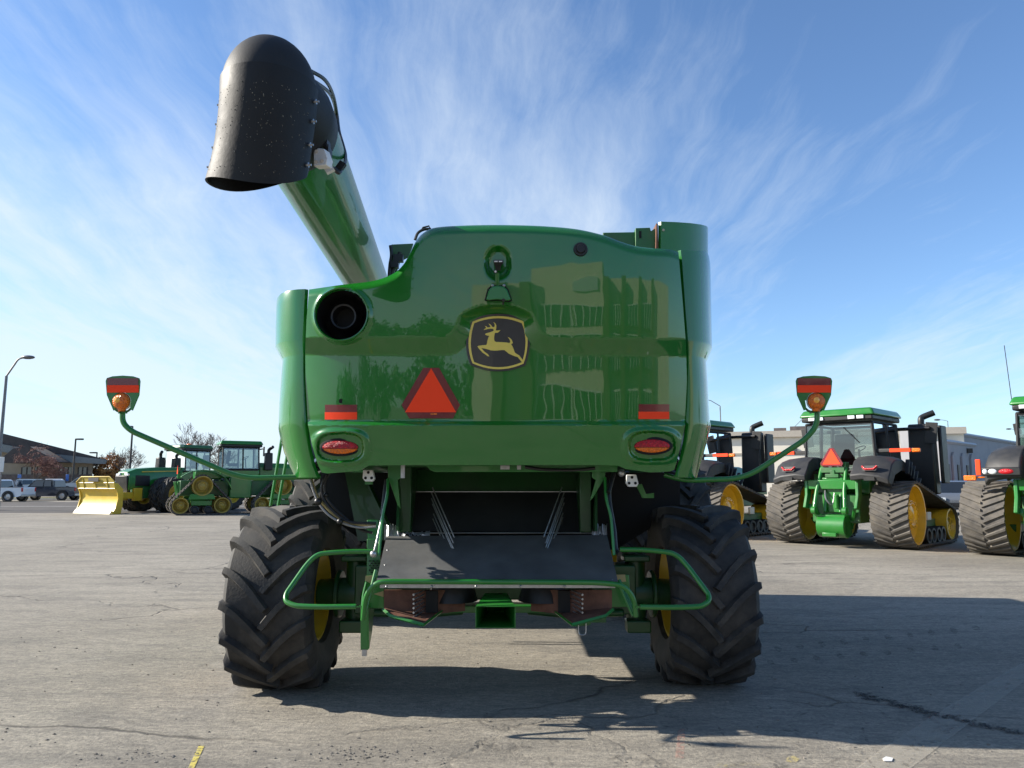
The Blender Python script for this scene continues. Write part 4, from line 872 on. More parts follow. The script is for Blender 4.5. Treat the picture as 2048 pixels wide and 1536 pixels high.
def glazed_cab(rt, y0, y1, wd_, z0, z1, roofz, roofmat='green', dark='blackpl', seat=True):
    hw = wd_ / 2; k = .93
    bot = [(-hw, y0), (hw, y0), (hw, y1), (-hw, y1)]
    pil = MB()
    for x, y in bot + [(hw, (y0 + y1) / 2 + .1), (-hw, (y0 + y1) / 2 + .1)]:
        pil.tube([(x, y, z0), (x * k, y * .98 + .02, z1)], .045, 6)
    for z, kk in ((z0, 1), (z1, k)):
        for i in range(4): a, b = bot[i], bot[(i + 1) % 4]; pil.tube([(a[0] * kk, a[1], z), (b[0] * kk, b[1], z)], .04, 6)
    cab = pil.build('cab_frame', dark, rt)
    g = MB(); e = .012
    g.add([(-hw, y0 - e, z0), (hw, y0 - e, z0), (hw * k, y0 - e, z1), (-hw * k, y0 - e, z1)], [(0, 1, 2, 3)])
    g.add([(-hw, y1 + e, z0), (hw, y1 + e, z0), (hw * k, y1 + e, z1), (-hw * k, y1 + e, z1)], [(0, 1, 2, 3)])
    for s in (-1, 1): g.add([(s * (hw + e), y0, z0), (s * (hw + e), y1, z0), (s * (hw * k + e), y1, z1), (s * (hw * k + e), y0, z1)], [(0, 1, 2, 3)])
    g.build('cab_glass', 'glass', cab)
    r = MB(); r.box((0, (y0 + y1) / 2, roofz - .05), (wd_ + .16, y1 - y0 + .4, .20), top=(.90, .90)); r.build('cab_roof', roofmat, rt, bevel=.06, seg=3)
    r = MB(); r.box((0, (y0 + y1) / 2, roofz - .21), (wd_ + .02, y1 - y0 + .28, .13)); ru = r.build('roof_underside', dark, rt, bevel=.03)
    r = MB()
    for x in (-.62, -.40, .40, .62): r.box((x * wd_ / 1.8, y0 - .15, roofz - .20), (.18, .05, .09))
    r.each('roof_light', 'lampglass', ru, bevel=.01)
    if seat:
        r = MB(); r.box((0, y0 + .62, z0 + .25), (.55, .5, .16)); r.box((0, y0 + .38, z0 + .65), (.52, .14, .72), RX(-.12)); r.build('driver_seat', 'fender', rt, bevel=.05)
        r = MB(); r.lathe([(-.015, .19), (0, .205), (.015, .19), (0, .175), (-.015, .19)], T4((.05, y0 + 1.25, z0 + .62)) @ Matrix.Rotation(R_(60), 4, 'Z') @ Matrix.Rotation(R_(60), 4, 'Y'), 20); r.tube([(.05, y0 + 1.3, z0 + .1), (.05, y0 + 1.25, z0 + .62)], .03); r.build('steering_wheel', dark, rt)
        r = MB(); r.box((0, (y0 + y1) / 2, z0 - .05), (wd_ * .98, (y1 - y0) * .98, .06)); r.build('cab_floor', dark, rt)
    return cab
def exhaust_stack(rt, x, y, z0, z1, w_=.34, pipe=True, face=1):
    mb = MB(); mb.box((x, y, (z0 + z1) / 2), (w_, .42, z1 - z0), top=(.92, .92)); e = mb.build('exhaust_box', 'blackpl', rt, bevel=.05)
    mb = MB(); mb.tube(cr([(x, y, z1 - .05), (x, y, z1 + .12), (x + .04 * face, y + .04, z1 + .2), (x + .30 * face, y + .16, z1 + .32)], 5), .085, 14); mb.build('exhaust_pipe', 'blackpl', e)
def tracked_tractor(name, label, fend='black', group=None):
    rt = root(name, (0, 0, 0), 0, label, 'tractor', group)
    for s in (-1, 1):
        xc = s * 1.38; C = [(0, .87, .80), (2.95, .53, .46), (1.0, .30, .23), (2.2, .30, .23)]
        tr = belt_mb(C, .90, xc).build('track_belt', 'track', rt, smooth=25)
        m = MB(); disc_wheel(m, xc, 0, .87, .765, .40, s); m.build('drive_wheel', 'yellow', tr, smooth=30)
        m = MB(); disc_wheel(m, xc, 2.95, .53, .425, .38, s); m.build('idler_wheel', 'yellow', tr, smooth=30)
        for y in (.92, 1.3, 1.75, 2.13):
            m = MB(); mx = T4((xc, y, .29)); m.lathe([(-.38, .001), (-.38, .2), (-.36, .215), (.36, .215), (.40, .2), (.40, .15), (.36, .13), (.36, .001)], mx, 24); m.build('track_roller', 'blackpl', tr, smooth=30)
        m = MB(); m.box((xc - s * .1, 1.5, .58), (.45, 1.9, .22)); m.box((xc + s * .2, 1.6, .78), (.06, .32, .22), mi=1); m.build('roller_frame', ['greend', 'white'], rt, bevel=.02)
    m = MB(); m.box((0, 1.1, 1.0), (1.25, 3.4, .75)); m.box((0, 3.6, 1.15), (.9, 2.4, .6)); m.build('chassis', 'greend', rt, bevel=.04)
    # hood
    m = MB(); m.loft([[Vector((x * .9, y, z)) for x, z in ((-.62, 1.35), (.62, 1.35), (.62, 1.95), (.4, 2.2), (-.4, 2.2), (-.62, 1.95))] for y in (1.95, 3.2)] + [[Vector((x * .82, 4.9, z - .12)) for x, z in ((-.62, 1.35), (.62, 1.35), (.62, 1.85), (.4, 2.05), (-.4, 2.05), (-.62, 1.85))]]); m.build('hood', 'green', rt, bevel=.03)
    m = MB(); m.box((0, .80, 1.68), (1.5, 1.8, .62)); m.build('cab_base', 'green', rt, bevel=.04)
    glazed_cab(rt, -.12, 1.7, 1.88 if fend == 'black' else 1.45, 1.98, 3.26, 3.60)
    m = MB(); m.tube([(.15, -.15, 3.15), (.55, -.15, 2.72)], .012, 6); m.build('rear_wiper', 'blackpl', rt)
    for s in (-1, 1):
        m = MB(); X0, X1 = (s * .58, s * 1.50) if fend == 'black' else (s * .48, s * 1.22)
        if fend == 'black':
            prof = [(-1.02, 1.72), (-1.05, 1.86), (-.92, 1.98), (-.72, 2.22), (-.45, 2.33), (.1, 2.36), (.6, 2.24), (1.0, 1.96), (1.25, 1.66), (1.22, 1.60), (.95, 1.82), (.55, 2.02), (0, 2.06), (-.5, 1.96), (-.75, 1.72)]
            m.loft([[Vector((X0, y, z)) for y, z in prof], [Vector((X0 + (X1 - X0) * .3, y, z + .03)) for y, z in prof], [Vector((X0 + (X1 - X0) * .75, y * .99, z - .02)) for y, z in prof], [Vector((X1, y * .95, z - .10)) for y, z in prof]]); fd = m.build('fender', 'fender', rt, bevel=.025)
            m = MB()
            for k in range(5): m.box((s * 1.56, .25 + k * .19, 2.08 - .055 * k * (k * .35 + .6)), (.10, .035, .40), RX(-.35 - .1 * k))
            m.build('fender_rib', 'blackpl', fd, bevel=.01)
            xl = X0 + (X1 - X0) * .52
            m = MB(); m.prism([(xl - .22, -.935, 2.11), (xl + .22, -.935, 2.11), (xl + .15, -.99, 1.98), (xl - .15, -.99, 1.98)], (0, -.03, -.01)); tl = m.build('lamp_bezel', 'blackpl', fd)
            m = MB(); m.tube([(xl - .18, -.975, 2.085), (xl - .10, -1.01, 2.01), (xl + .10, -1.01, 2.01), (xl + .18, -.975, 2.085)], .03, 6); m.build('tail_light', 'redlens', fd)
            m = MB(); m.box((xl, -1.045, 1.77), (.26, .03, .09)); m.build('plate_recess', 'blackpl', fd)
            m = MB(); zz = 2.5; m.box((s * 1.35, -.05, zz), (.95, .08, .10)); ar = m.build('light_arm', 'fender', rt, bevel=.02)
            m = MB(); m.box((s * 1.52, -.10, zz), (.5, .03, .09)); m.build('red_marker', 'orange', ar)
            m = MB(); m.box((s * 1.90, -.08, zz - .01), (.20, .07, .10)); m.build('amber_marker', 'amber', ar, bevel=.02)
        else:
            prof = [(-1.05, 1.78), (-1.08, 1.98), (-.95, 2.22), (-.65, 2.42), (-.2, 2.52), (.3, 2.46), (.8, 2.2), (1.1, 1.85), (.95, 1.85), (.5, 2.1), (0, 2.2), (-.5, 2.1), (-.8, 1.75)]
            m.loft([[Vector((X0, y, z)) for y, z in prof], [Vector((X0 + (X1 - X0) * .5, y, z)) for y, z in prof], [Vector((X1 - s * .1, y * .97, z - .06)) for y, z in prof], [Vector((X1, y * .9, z - .16)) for y, z in prof]]); fd = m.build('fender', 'fender', rt, bevel=.04, seg=3)
            m = MB(); m.box(((X0 + X1) / 2, -1.08, 1.92), (.76, .05, .19)); lb = m.build('lamp_bar', 'blackpl', fd, bevel=.03)
            for dx, w_, mm in ((.31, .11, 'lampglass'), (.16, .18, 'lampglass'), (-.10, .30, 'redlens')):
                m = MB(); m.sphere(((X0 + X1) / 2 + s * dx, -1.10, 1.92), 1, 14, 8, sc=(w_ / 2, .03, .06)); m.build('tail_light', mm, fd)
            m = MB(); m.box((s * 1.34, -.9, 2.02), (.10, .05, .36)); m.build('red_marker', 'orange', rt, bevel=.01)
            m = MB(); m.box((s * 1.52, -.9, 1.78), (.26, .06, .12)); m.tube([(s * 1.52, -.9, 1.78), (s * 1.2, -.85, 1.80)], .02); m.build('amber_marker', 'amber', rt, bevel=.02)
    exhaust_stack(rt, 1.36, 2.30, 1.35, 3.30, .68)
    m = MB(); m.box((1.80, 2.55, 2.45), (.10, .5, 1.6)); m.box((-1.02, 2.5, 2.3), (.35, .5, 1.2)); m.each('intake_screen', 'blackpl', rt, bevel=.03)
    mq, mk = (1.72, 1.0) if fend == 'black' else (1.15, .5)
    for s in (-1, 1): m = MB(); m.tube([(s * .7, 1.8, 3.15), (s * mq, 1.8, 3.15)], .05 * mk, 8); m.box((s * mq, 1.86, 3.02), (.30 * mk, .06, .58 * mk), RY(s * .12)); m.build('wing_mirror', 'blackpl', rt, bevel=.01)
    # hitch
    m = MB(); m.box((0, -.72, 1.62), (1.25, .16, .24)); m.box((0, -.45, 1.35), (.55, .5, .9))
    for s in (-1, 1):
        m.prism([(s * .62, -.82, 1.75), (s * .62, -.55, 1.75), (s * .62, -.62, 1.30), (s * .62, -.85, .98), (s * .62, -1.0, 1.02), (s * .62, -.84, 1.35)], (s * .08, 0, 0))
        m.tube([(s * .32, -.55, 2.06), (s * .36, -.86, 1.45), (s * .40, -1.0, .95)], .055, 10); m.cyl((s * .40 - .06, -1.0, .95), (s * .40 + .06, -1.0, .95), .10, n=14)
        m.tube([(s * .18, -.6, 1.6), (s * .20, -.78, .9)], .045, 10); m.box((s * .30, -.5, 2.1), (.08, .2, .22))
        m.prism([(s * .55, -.85, 1.0), (s * .63, -.85, 1.0), (s * .35, -.4, .45), (s * .25, -.4, .45)], (0, .06, .12))
    m.box((0, -.70, .58), (.72, .45, .52)); m.cyl((-.36, -.75, .55), (.36, -.75, .55), .30, n=20); m.box((0, -.95, .34), (.36, .3, .10)); m.cyl((.12, -.8, 1.0), (.12, -.8, 1.35), .06)
    hi = m.build('three_point_hitch', 'green', rt, bevel=.015)
    m = MB(); m.box((0, -.62, 2.0), (.62, .08, .14)); m.box((.0, -.68, 1.85), (.35, .1, .1)); m.box((.0, -.64, 1.94), (.12, .08, .12)); m.build('hydraulic_coupler', 'greend', hi, bevel=.01)
    m = MB(); m.tube(cr([(-.2, -.72, 1.5), (-.12, -.88, 1.25), (.0, -.8, 1.1), (.06, -.75, 1.4)]), .02, 6); m.build('hydraulic_hose', 'hosemetal', hi)
    m = MB(); m.prism([(-.26, -.70, 2.10), (.26, -.70, 2.10), (.30, -.70, 2.17), (.06, -.66, 2.58), (-.06, -.66, 2.58), (-.30, -.70, 2.17)], (0, .012, 0)); sv = m.build('slow_vehicle_triangle', 'dred', rt)
    m = MB(); m.prism([(-.235, -.705, 2.15), (.235, -.705, 2.15), (0, -.672, 2.56)], (0, .006, 0)); m.build('orange_triangle', 'orange', sv)
    m = MB(); m.tube([(-.5, .3, 3.5), (-.5, .3, 3.62)], .01, 6)
    if fend != 'black': m.tube([(-.78, .0, 3.48), (-.84, .0, 4.9)], .009, 5); m.cyl((-1.0, 2.0, 2.2), (-1.0, 2.0, 2.62), .09)
    m.build('antenna', 'blackpl', rt)
    return rt
PSI = R_(45)
def place(o, px, py, dx, psi):           # put left/right track contact (local x=dx, y=-.1) on the ground at a measured point
    p = G(px, py); r = Matrix.Rotation(-psi, 3, 'Z') @ Vector((dx, -.25, 0)); o.location = (p.x - r.x, p.y - r.y, 0); o.rotation_euler = (0, 0, -psi)
tA = tracked_tractor('tracked_tractor', 'green tracked tractor with orange triangle and rear hitch, in full view at right', group='tracked tractors parked in a row at the right')
place(tA, 1797, 1099, 1.38, PSI)
tB = copy_tree(tA); tag(tB, 'green tracked tractor half hidden behind the combine, only its right track and cab side showing')
off = Matrix.Rotation(-PSI, 3, 'Z') @ Vector((-4.75, .55, 0)); tB.location = Vector(tA.location) + off + Vector((-.60, 0, 0))
tC = tracked_tractor('tracked_tractor', 'green tracked tractor with whip antenna, cut off by the right picture edge', 'round', group='tracked tractors parked in a row at the right')
place(tC, 1984, 1111, -1.38, PSI + R_(2))
# --- four-track tractor at the left
def quad_tractor():
    rt = root('four_track_tractor', (0, 0, 0), 0, 'green articulated tractor on four triangular rubber tracks, side on behind the left warning arm', 'tractor')
    for yb in (0, 4.0):
        for s in (-1, 1):
            xc = s * 1.22; C = [(yb, 1.62, .40), (yb - 1.0, .48, .45), (yb + 1.0, .48, .45)]
            tr = belt_mb(C, .76, xc, .19, .16).build('track_belt', 'track', rt, smooth=25)
            m = MB(); disc_wheel(m, xc, yb, 1.48, .50, .40, s); m.build('drive_wheel', 'yellowd', tr, smooth=30)
            for d in (-1, 1): m = MB(); disc_wheel(m, xc, yb + d * 1.0, .48, .40, .36, s); m.build('idler_wheel', 'yellowd', tr, smooth=30)
            for d in (-.32, .32): m = MB(); m.lathe([(-.36, .001), (-.36, .2), (.36, .2), (.38, .15), (.34, .12), (.34, .001)], T4((xc, yb + d, .26)), 20); m.build('track_roller', 'blackpl', tr, smooth=30)
            m = MB(); m.box((xc + s * .30, yb, .92), (.10, 1.3, .28), top=(1, .85)); m.box((xc, yb, .6), (.4, 1.0, .25)); m.build('track_frame', 'green', rt, bevel=.02)
        if yb == 0:
            for s in (-1, 1):
                m = MB(); arc = [(yb + 1.25 * math.cos(a) * 1.15, 1.15 + 1.15 * math.sin(a)) for a in np.linspace(.15, math.pi * .75, 12)]
                m.loft([[Vector((s * .85, y, z)), Vector((s * 1.66, y, z)), Vector((s * 1.66, y, z - .05)), Vector((s * .85, y, z - .05))] for y, z in arc]); m.build('fender', 'greend', rt)
    m = MB(); m.box((0, .2, 1.35), (1.3, 2.4, .8)); m.box((0, 3.7, 1.35), (1.2, 4.0, .8)); m.box((0, 2.0, 1.35), (1.5, .9, 1.0)); m.build('chassis', 'greend', rt, bevel=.04)
    m = MB(); m.box((.72, 1.95, 1.45), (.5, 1.1, 1.25)); m.box((-.72, 1.95, 1.45), (.5, 1.1, 1.25)); m.build('fuel_tank', 'green', rt, bevel=.05)
    m = MB(); m.box((0, .35, 2.05), (1.2, 1.3, .5)); m.box((0, 1.9, 2.15), (1.72, 2.0, .55)); m.build('cab_base', 'green', rt, bevel=.08)
    glazed_cab(rt, 1.0, 2.85, 1.76, 2.35, 3.5, 3.82)
    m = MB(); m.loft([[Vector((x, y, z - d)) for x, z in ((-.6, 1.8), (.6, 1.8), (.6, 2.5), (.4, 2.72), (-.4, 2.72), (-.6, 2.5))] for y, d in ((2.95, 0), (4.2, .03), (6.0, .22))]); m.build('hood', 'green', rt, bevel=.03)
    exhaust_stack(rt, .78, 3.35, 2.3, 3.25, .42)
    m = MB(); m.tube([(.9, 2.85, 3.42), (1.3, 3.0, 3.45)], .03); m.box((1.32, 3.0, 3.3), (.22, .05, .5)); m.build('wing_mirror', 'blackpl', rt)
    m = MB(); m.box((0, -1.0, 1.35), (1.0, .2, .7)); m.box((0, -1.0, 2.0), (.3, .2, .3)); m.tube([(-.4, -1.0, .7), (-.4, -1.2, 1.7)], .06); m.tube([(.4, -1.0, .7), (.4, -1.2, 1.7)], .06); m.build('three_point_hitch', 'green', rt, bevel=.01)
    m = MB(); m.prism([(-.25, -1.12, 2.1), (.25, -1.12, 2.1), (0, -1.12, 2.55)], (0, .02, 0)); m.build('slow_vehicle_triangle', 'orange', rt)
    return rt
qa = quad_tractor(); PQ = R_(62)
p = G(402, 1030); r = Matrix.Rotation(-PQ, 3, 'Z') @ Vector((1.5, 0, 0)); qa.location = (p.x - r.x, p.y - r.y, 0); qa.rotation_euler = (0, 0, -PQ)
# --- plow tractor at the left
def plow_tractor():
    rt = root('plow_tractor', (0, 0, 0), 0, 'green wheeled tractor facing left with a tall yellow plow blade on its front', 'tractor')
    R = .98
    for yb in (0, 3.9):
        for s in (-1, 1):
            for x in (1.05, 1.75):
                m = rim_mb(.55, .24, s, (s * x, yb, R)); wh = m.build('dual_wheel', 'yellow', rt, smooth=30)
                tyre_mb(R, .60, .56, 18, .055, .35, (s * x, yb, R), sect=48).build('tyre', 'tyre', wh, smooth=28)
    m = MB(); m.box((0, 2.0, 1.15), (1.1, 6.0, .75)); m.cyl((-1.9, 0, R), (1.9, 0, R), .18); m.cyl((-1.9, 3.9, R), (1.9, 3.9, R), .18); m.build('chassis', 'greend', rt, bevel=.03)
    m = MB(); m.loft([[Vector((x * k, y, z - d)) for x, z in ((-.62, 1.5), (.62, 1.5), (.64, 2.2), (.45, 2.52), (-.45, 2.52), (-.64, 2.2))] for y, d, k in ((2.7, 0, 1), (4.2, .02, 1), (5.4, .12, .97), (5.9, .30, .92))]); h = m.build('hood', 'green', rt, bevel=.04)
    m = MB()
    for s in (-1, 1): m.box((s * .63, 4.0, 2.27), (.02, 2.4, .05), RX(-.03))
    m.build('yellow_stripe', 'yellow', h)
    m = MB(); m.box((0, 5.86, 1.50), (1.0, .20, 1.05), RX(-.1)); m.box((.60, 5.1, 1.75), (.06, .9, .6)); m.box((-.60, 5.1, 1.75), (.06, .9, .6)); m.build('grille', 'blackpl', rt, bevel=.03)
    m = MB()
    for s in (-1, 1): m.box((s * .35, 5.90, 2.08), (.36, .10, .14), RY(s * .15))
    m.build('headlight', 'lampglass', rt, bevel=.03)
    m = MB(); m.box((0, 1.75, 1.95), (1.5, 2.0, .75)); m.build('cab_base', 'green', rt, bevel=.06)
    glazed_cab(rt, .85, 2.6, 1.76, 2.3, 3.5, 3.80, roofmat='greend')
    exhaust_stack(rt, .60, 3.15, 2.4, 3.1, .42, face=-1)
    m = MB(); m.sphere((0.1, 1.6, 3.9), .12, 12, 6, sc=(1.6, 1.6, .6)); m.build('roof_beacon', 'amber', rt)
    m = MB(); m.box((0, 5.7, .95), (1.3, 1.1, .35)); m.tube([(-.5, 6.0, .8), (-.5, 7.0, .55)], .09); m.tube([(.5, 6.0, .8), (.5, 7.0, .55)], .09); m.box((0, 6.9, .55), (1.8, .18, .25)); m.tube([(-.3, 6.1, 1.0), (-.6, 7.0, .9)], .06); m.box((.62, 5.4, 1.0), (.2, .5, .7)); m.box((-.62, 5.4, 1.0), (.2, .5, .7)); m.build('plow_frame', 'yellow', rt, bevel=.02)
    # blade
    prof = [(7.50, .02), (7.30, .28), (7.16, .62), (7.12, .92), (7.20, 1.15), (7.32, 1.32)]; prof2 = [(7.34, 1.62), (7.42, 1.76), (7.52, 2.30), (7.48, 2.36)]
    hw = 1.60
    m = MB(); m.loft([[Vector((x, y, z)) for y, z in prof] + [Vector((x, y - .06, z)) for y, z in prof[::-1]] for x in (-hw, hw)])
    for s in (-1, 1): m.loft([[Vector((s * hw + dx, y, z)) for y, z in ((7.52, .02), (7.32, .3), (7.2, .8), (7.26, 1.15), (7.48, 1.60), (7.30, 1.62), (6.95, 1.3), (6.92, .5), (7.0, .02))] for dx in (-.03, .03)])
    bl = m.build('plow_blade', 'plow', rt, smooth=40)
    m = MB(); m.box((0, 7.50, .11), (2 * hw - .1, .03, .24), RX(.6)); m.build('cutting_edge', 'hosey', bl)
    m = MB(); m.prism([(-hw + .05, 7.36, 1.33), (hw - .05, 7.36, 1.33), (hw - .05, 7.43, 1.66), (hw - .5, 7.52, 1.93), (-hw + .3, 7.52, 1.93), (-hw + .02, 7.46, 1.72)], (0, -.02, 0)); m.build('blade_screen', 'plowgrille', bl)
    m = MB(); e = .03
    m.tube([(-hw, 7.37, 1.33), (hw, 7.37, 1.33)], e, 6); m.tube([(-hw, 7.43, 1.63), (hw, 7.43, 1.63)], e, 6); m.tube([(-hw, 7.38, 1.33), (-hw, 7.47, 1.72), (-hw + .3, 7.53, 1.95), (hw - .5, 7.53, 1.95), (hw, 7.47, 1.67), (hw, 7.38, 1.33)], e, 6)
    for x in (-1.0, 0, 1.0): m.tube([(x, 7.38, 1.33), (x, 7.53, 1.95)], .022, 6)
    m.build('screen_frame', 'plow', bl)
    m = MB(); m.box((0, 7.56, 1.80), (.85, .02, .2)); m.build('maker_plate', 'fender', bl)
    return rt
pt = plow_tractor()
fwd = R_(-152)     # heading left and a little towards the viewer
pb_ = G(186, 1028); hd = Vector((math.sin(fwd), math.cos(fwd), 0))
pt.location = (pb_.x - hd.x * 7.45, pb_.y - hd.y * 7.45, 0); pt.rotation_euler = (0, 0, -fwd)

# ================================================================== CARS
def paint(n, c): M[n] = mat(n, c, .25, 0, .9, .03, 3); return n
paint('car_white', (.68, .69, .70)); paint('car_navy', (.010, .014, .026)); paint('car_silver', (.38, .40, .42)); paint('car_grey', (.10, .11, .125))
def car(name, prof, hood_z, L, Wd, color, label, cat, glassq, wheels, wr=.36, bed=None, roof=None):
    rt = root(name, (0, 0, 0), 0, label, cat)
    hw = Wd / 2; m = MB()          # profile in (x forward, z); lofted across width with tumblehome above belt
    def ring(y, ins): return [Vector((x, y * (1 - ins * max(0, z - 1.0)), z)) for x, z in prof]
    m.loft([ring(-hw * .93, .16), ring(-hw, .14), ring(hw, .14), ring(hw * .93, .16)]); body = m.build('body', color, rt, bevel=.05, seg=3)
    for q in glassq:
        for s in (-1, 1):
            m = MB(); m.prism([(x, s * (hw * (1 - .14 * max(0, z - 1.0)) + .004), z) for x, z in q], (0, s * .008, 0)); m.build('side_window', 'carglass', rt)
    if roof:
        (xa, za, xb, zb), (xc_, zc_, xd, zd) = roof
        for xx0, zz0, xx1, zz1, nm in ((xa, za, xb, zb, 'windscreen'), (xc_, zc_, xd, zd, 'rear_window')):
            nx = Vector((zz1 - zz0, 0, -(xx1 - xx0))).normalized() * .02
            if (nx.x < 0) == (nm == 'windscreen'): nx = -nx
            m = MB(); m.add([Vector((xx0, -hw * .82, zz0)) + nx, Vector((xx0, hw * .82, zz0)) + nx, Vector((xx1, hw * .74, zz1)) + nx, Vector((xx1, -hw * .74, zz1)) + nx], [(0, 1, 2, 3)]); m.build(nm, 'carglass', rt)
    for x in wheels:
        for s in (-1, 1):
            mx = T4((x, s * (hw - .10), wr)) @ Matrix.Rotation(R_(90), 4, 'Z')
            m = MB(); m.lathe([(-.12, wr * .6), (-.13, wr * .95), (-.08, wr), (.08, wr), (.13, wr * .95), (.12, wr * .6)], mx, 24); ty = m.build('wheel', 'tyre', rt)
            m = MB(); m.lathe([(-.12, wr * .62), (-.06, wr * .55), (-.09, .001)], mx, 16); m.lathe([(.12, wr * .62), (.06, wr * .55), (.09, .001)], mx, 16); m.build('rim', 'steel', ty)
            m = MB(); mx2 = T4((x, s * (hw + .006), wr)) @ Matrix.Rotation(R_(90), 4, 'Z'); m.lathe([(.0, wr * 1.0), (.012, wr * 1.02), (.012, wr * 1.2), (0, wr * 1.22)], mx2, 24); m.build('wheel_arch', 'blackpl', body)
    for s in (-1, 1):
        m = MB(); m.box((L / 2 - .03, s * hw * .78, hood_z - .18), (.10, .34, .16)); m.build('headlight', 'lampglass', rt, bevel=.02)
        m = MB(); m.box((-L / 2 + .03, s * hw * .86, hood_z - .14), (.10, .16, .34)); m.build('tail_light', 'redlens', rt, bevel=.02)
    m = MB(); m.box((L / 2 - .01, 0, .55), (.12, Wd * .9, .2)); m.box((-L / 2 + .01, 0, .52), (.12, Wd * .92, .2)); m.each('bumper', 'steel' if bed else 'blackpl', rt, bevel=.03)
    if bed:
        m = MB(); m.box((bed[0], 0, bed[1] - .005), (bed[2], Wd * .82, .02)); m.build('cargo_bed', 'blackpl', rt)
    return rt
def pickup(color, label):
    prof = [(-2.85, .5), (-2.88, 1.15), (-2.8, 1.20), (-.95, 1.20), (-.85, 1.78), (-.7, 1.86), (.7, 1.86), (.85, 1.80), (1.45, 1.22), (2.7, 1.12), (2.85, .95), (2.88, .45), (2.5, .38), (-2.5, .40)]
    return car('pickup_truck', prof, 1.15, 5.76, 2.0, color, label, 'pickup truck', [[(-.72, 1.26), (-.05, 1.26), (-.05, 1.74), (-.66, 1.74)], [(.02, 1.26), (1.22, 1.26), (.78, 1.74), (.02, 1.74)]], (-1.75, 1.85), .42, bed=(-1.9, 1.212, 1.75), roof=((1.45, 1.24, .87, 1.78), (-.95, 1.22, -.86, 1.76)))
def suv(color, label, name='parked_car'):
    prof = [(-2.3, .45), (-2.34, 1.0), (-2.2, 1.15), (-1.95, 1.62), (-1.7, 1.72), (.2, 1.74), (.5, 1.66), (1.15, 1.12), (2.1, 1.0), (2.3, .8), (2.32, .42), (2.0, .32), (-2.0, .34)]
    return car(name, prof, 1.0, 4.66, 1.88, color, label, 'car', [[(-1.9, 1.14), (-1.0, 1.14), (-1.0, 1.58), (-1.72, 1.58)], [(-.94, 1.14), (-.02, 1.14), (-.02, 1.6), (-.94, 1.6)], [(.04, 1.14), (.98, 1.12), (.46, 1.58), (.04, 1.6)]], (-1.4, 1.42), .35, roof=((1.15, 1.13, .5, 1.66), (-2.2, 1.16, -1.95, 1.62)))
def at_px(o, px, Y, ang, z=0.0): o.location = ((px - 1024) / F * Y, Y, z); o.rotation_euler = (0, 0, ang)
a = pickup('car_white', 'white pickup truck cut off by the left picture edge, red tail light showing'); at_px(a, 1, G(0, 1003).y, R_(180))
a = pickup('car_navy', 'dark navy pickup truck parked between the white pickup and the yellow plow'); at_px(a, 108, G(0, 1001.5).y + 1.5, R_(180))
a = suv('car_white', 'white car behind the dark pickup, just left of its cab'); at_px(a, 52, 82, R_(215), .25)
a = suv('car_white', 'white car behind the bed of the dark pickup'); at_px(a, 116, 84, R_(-62), .25)
a = suv('car_silver', 'silver car mostly hidden behind the yellow plow blade'); at_px(a, 176, 84, R_(190), .45)
a = suv('car_white', 'white car between the yellow plow and the tractor nose'); at_px(a, 226, 95, R_(-55), .0)
a = suv('car_grey', 'grey car near the red wall seen past the track of the hitch tractor'); at_px(a, 1889, 40, R_(250))
a = suv('car_grey', 'dark car at the far left behind the white pickup'); at_px(a, 2, 80, R_(190), .1)

# ================================================================== BUILDINGS
M['stucco'] = mat('tan_stucco', (.30, .26, .20), .9, var=.08, vs=1, bump=.2, bs=20)
M['stone_w'] = mat('dark_stone', (.12, .10, .095), .9, var=.3, vs=3, bump=.3, bs=8)
M['roof_b'] = mat('brown_roof', (.060, .052, .050), .8, var=.2, vs=2, bump=.3, bs=10)
M['fascia'] = mat('grey_fascia', (.17, .19, .19), .6)
M['cream'] = mat('cream_wall', (.74, .69, .58), .85, var=.06, vs=.6)
M['creamd'] = mat('cream_trim', (.42, .38, .32), .8, var=.06)
M['greyw'] = mat('grey_concrete_wall', (.29, .295, .31), .85, var=.08, vs=.8, bump=.1, bs=10)
M['greyl'] = mat('pale_metal_cladding', (.42, .44, .46), .6, var=.05)
M['redw'] = mat('red_painted_wall', (.36, .085, .06), .8, var=.1, vs=1)
YB = 96.0
def wq(px, py, Y=YB): return W(px, py, Y)
ob = wq(100, 960); BV = Vector((-.60, 1.0, 0)); bl = root('office_building', (ob.x, ob.y, 0), 0, 'low tan office building with a long sloping brown roof behind the parked cars', 'building')
OB = Vector((ob.x, ob.y, 0))
def bp_(mb, n, m_, par=None, **k): return mb.build(n, m_, par or bl, OB, **k)
zg = 0.0
mb = MB(); wl_ = [wq(-160, 880), wq(0, 888), wq(186, 928)]; x0, x1 = wq(-160, 900).x, wq(186, 928).x
mb.prism([(x0, YB, 0), (x1, YB, 0), (x1, YB, wq(186, 926).z), (x0, YB, wq(-160, 866).z)], BV * 22); bp_(mb, 'wall', 'stucco')
mb = MB(); mb.box(((x0 + x1) / 2, YB - .1, wq(0, 949).z / 2), (x1 - x0 + .1, .2, wq(0, 949).z)); bp_(mb, 'wainscot', 'stone_w')
mb = MB(); mb.prism([wq(-200, 815, YB - 1.2), wq(213, 919, YB - 1.2), wq(209, 925, YB - 1.2), wq(-200, 850, YB - 1.2)], BV * 26); bp_(mb, 'roof', 'roof_b')
mb = MB(); mb.prism([wq(-200, 850, YB - 1.4), wq(110, 908, YB - 1.4), wq(213, 919.5, YB - 1.4), wq(209, 928, YB - 1.4), wq(114, 924, YB - 1.4), wq(-200, 866, YB - 1.4)], (0, .3, 0)); bp_(mb, 'fascia', 'fascia')
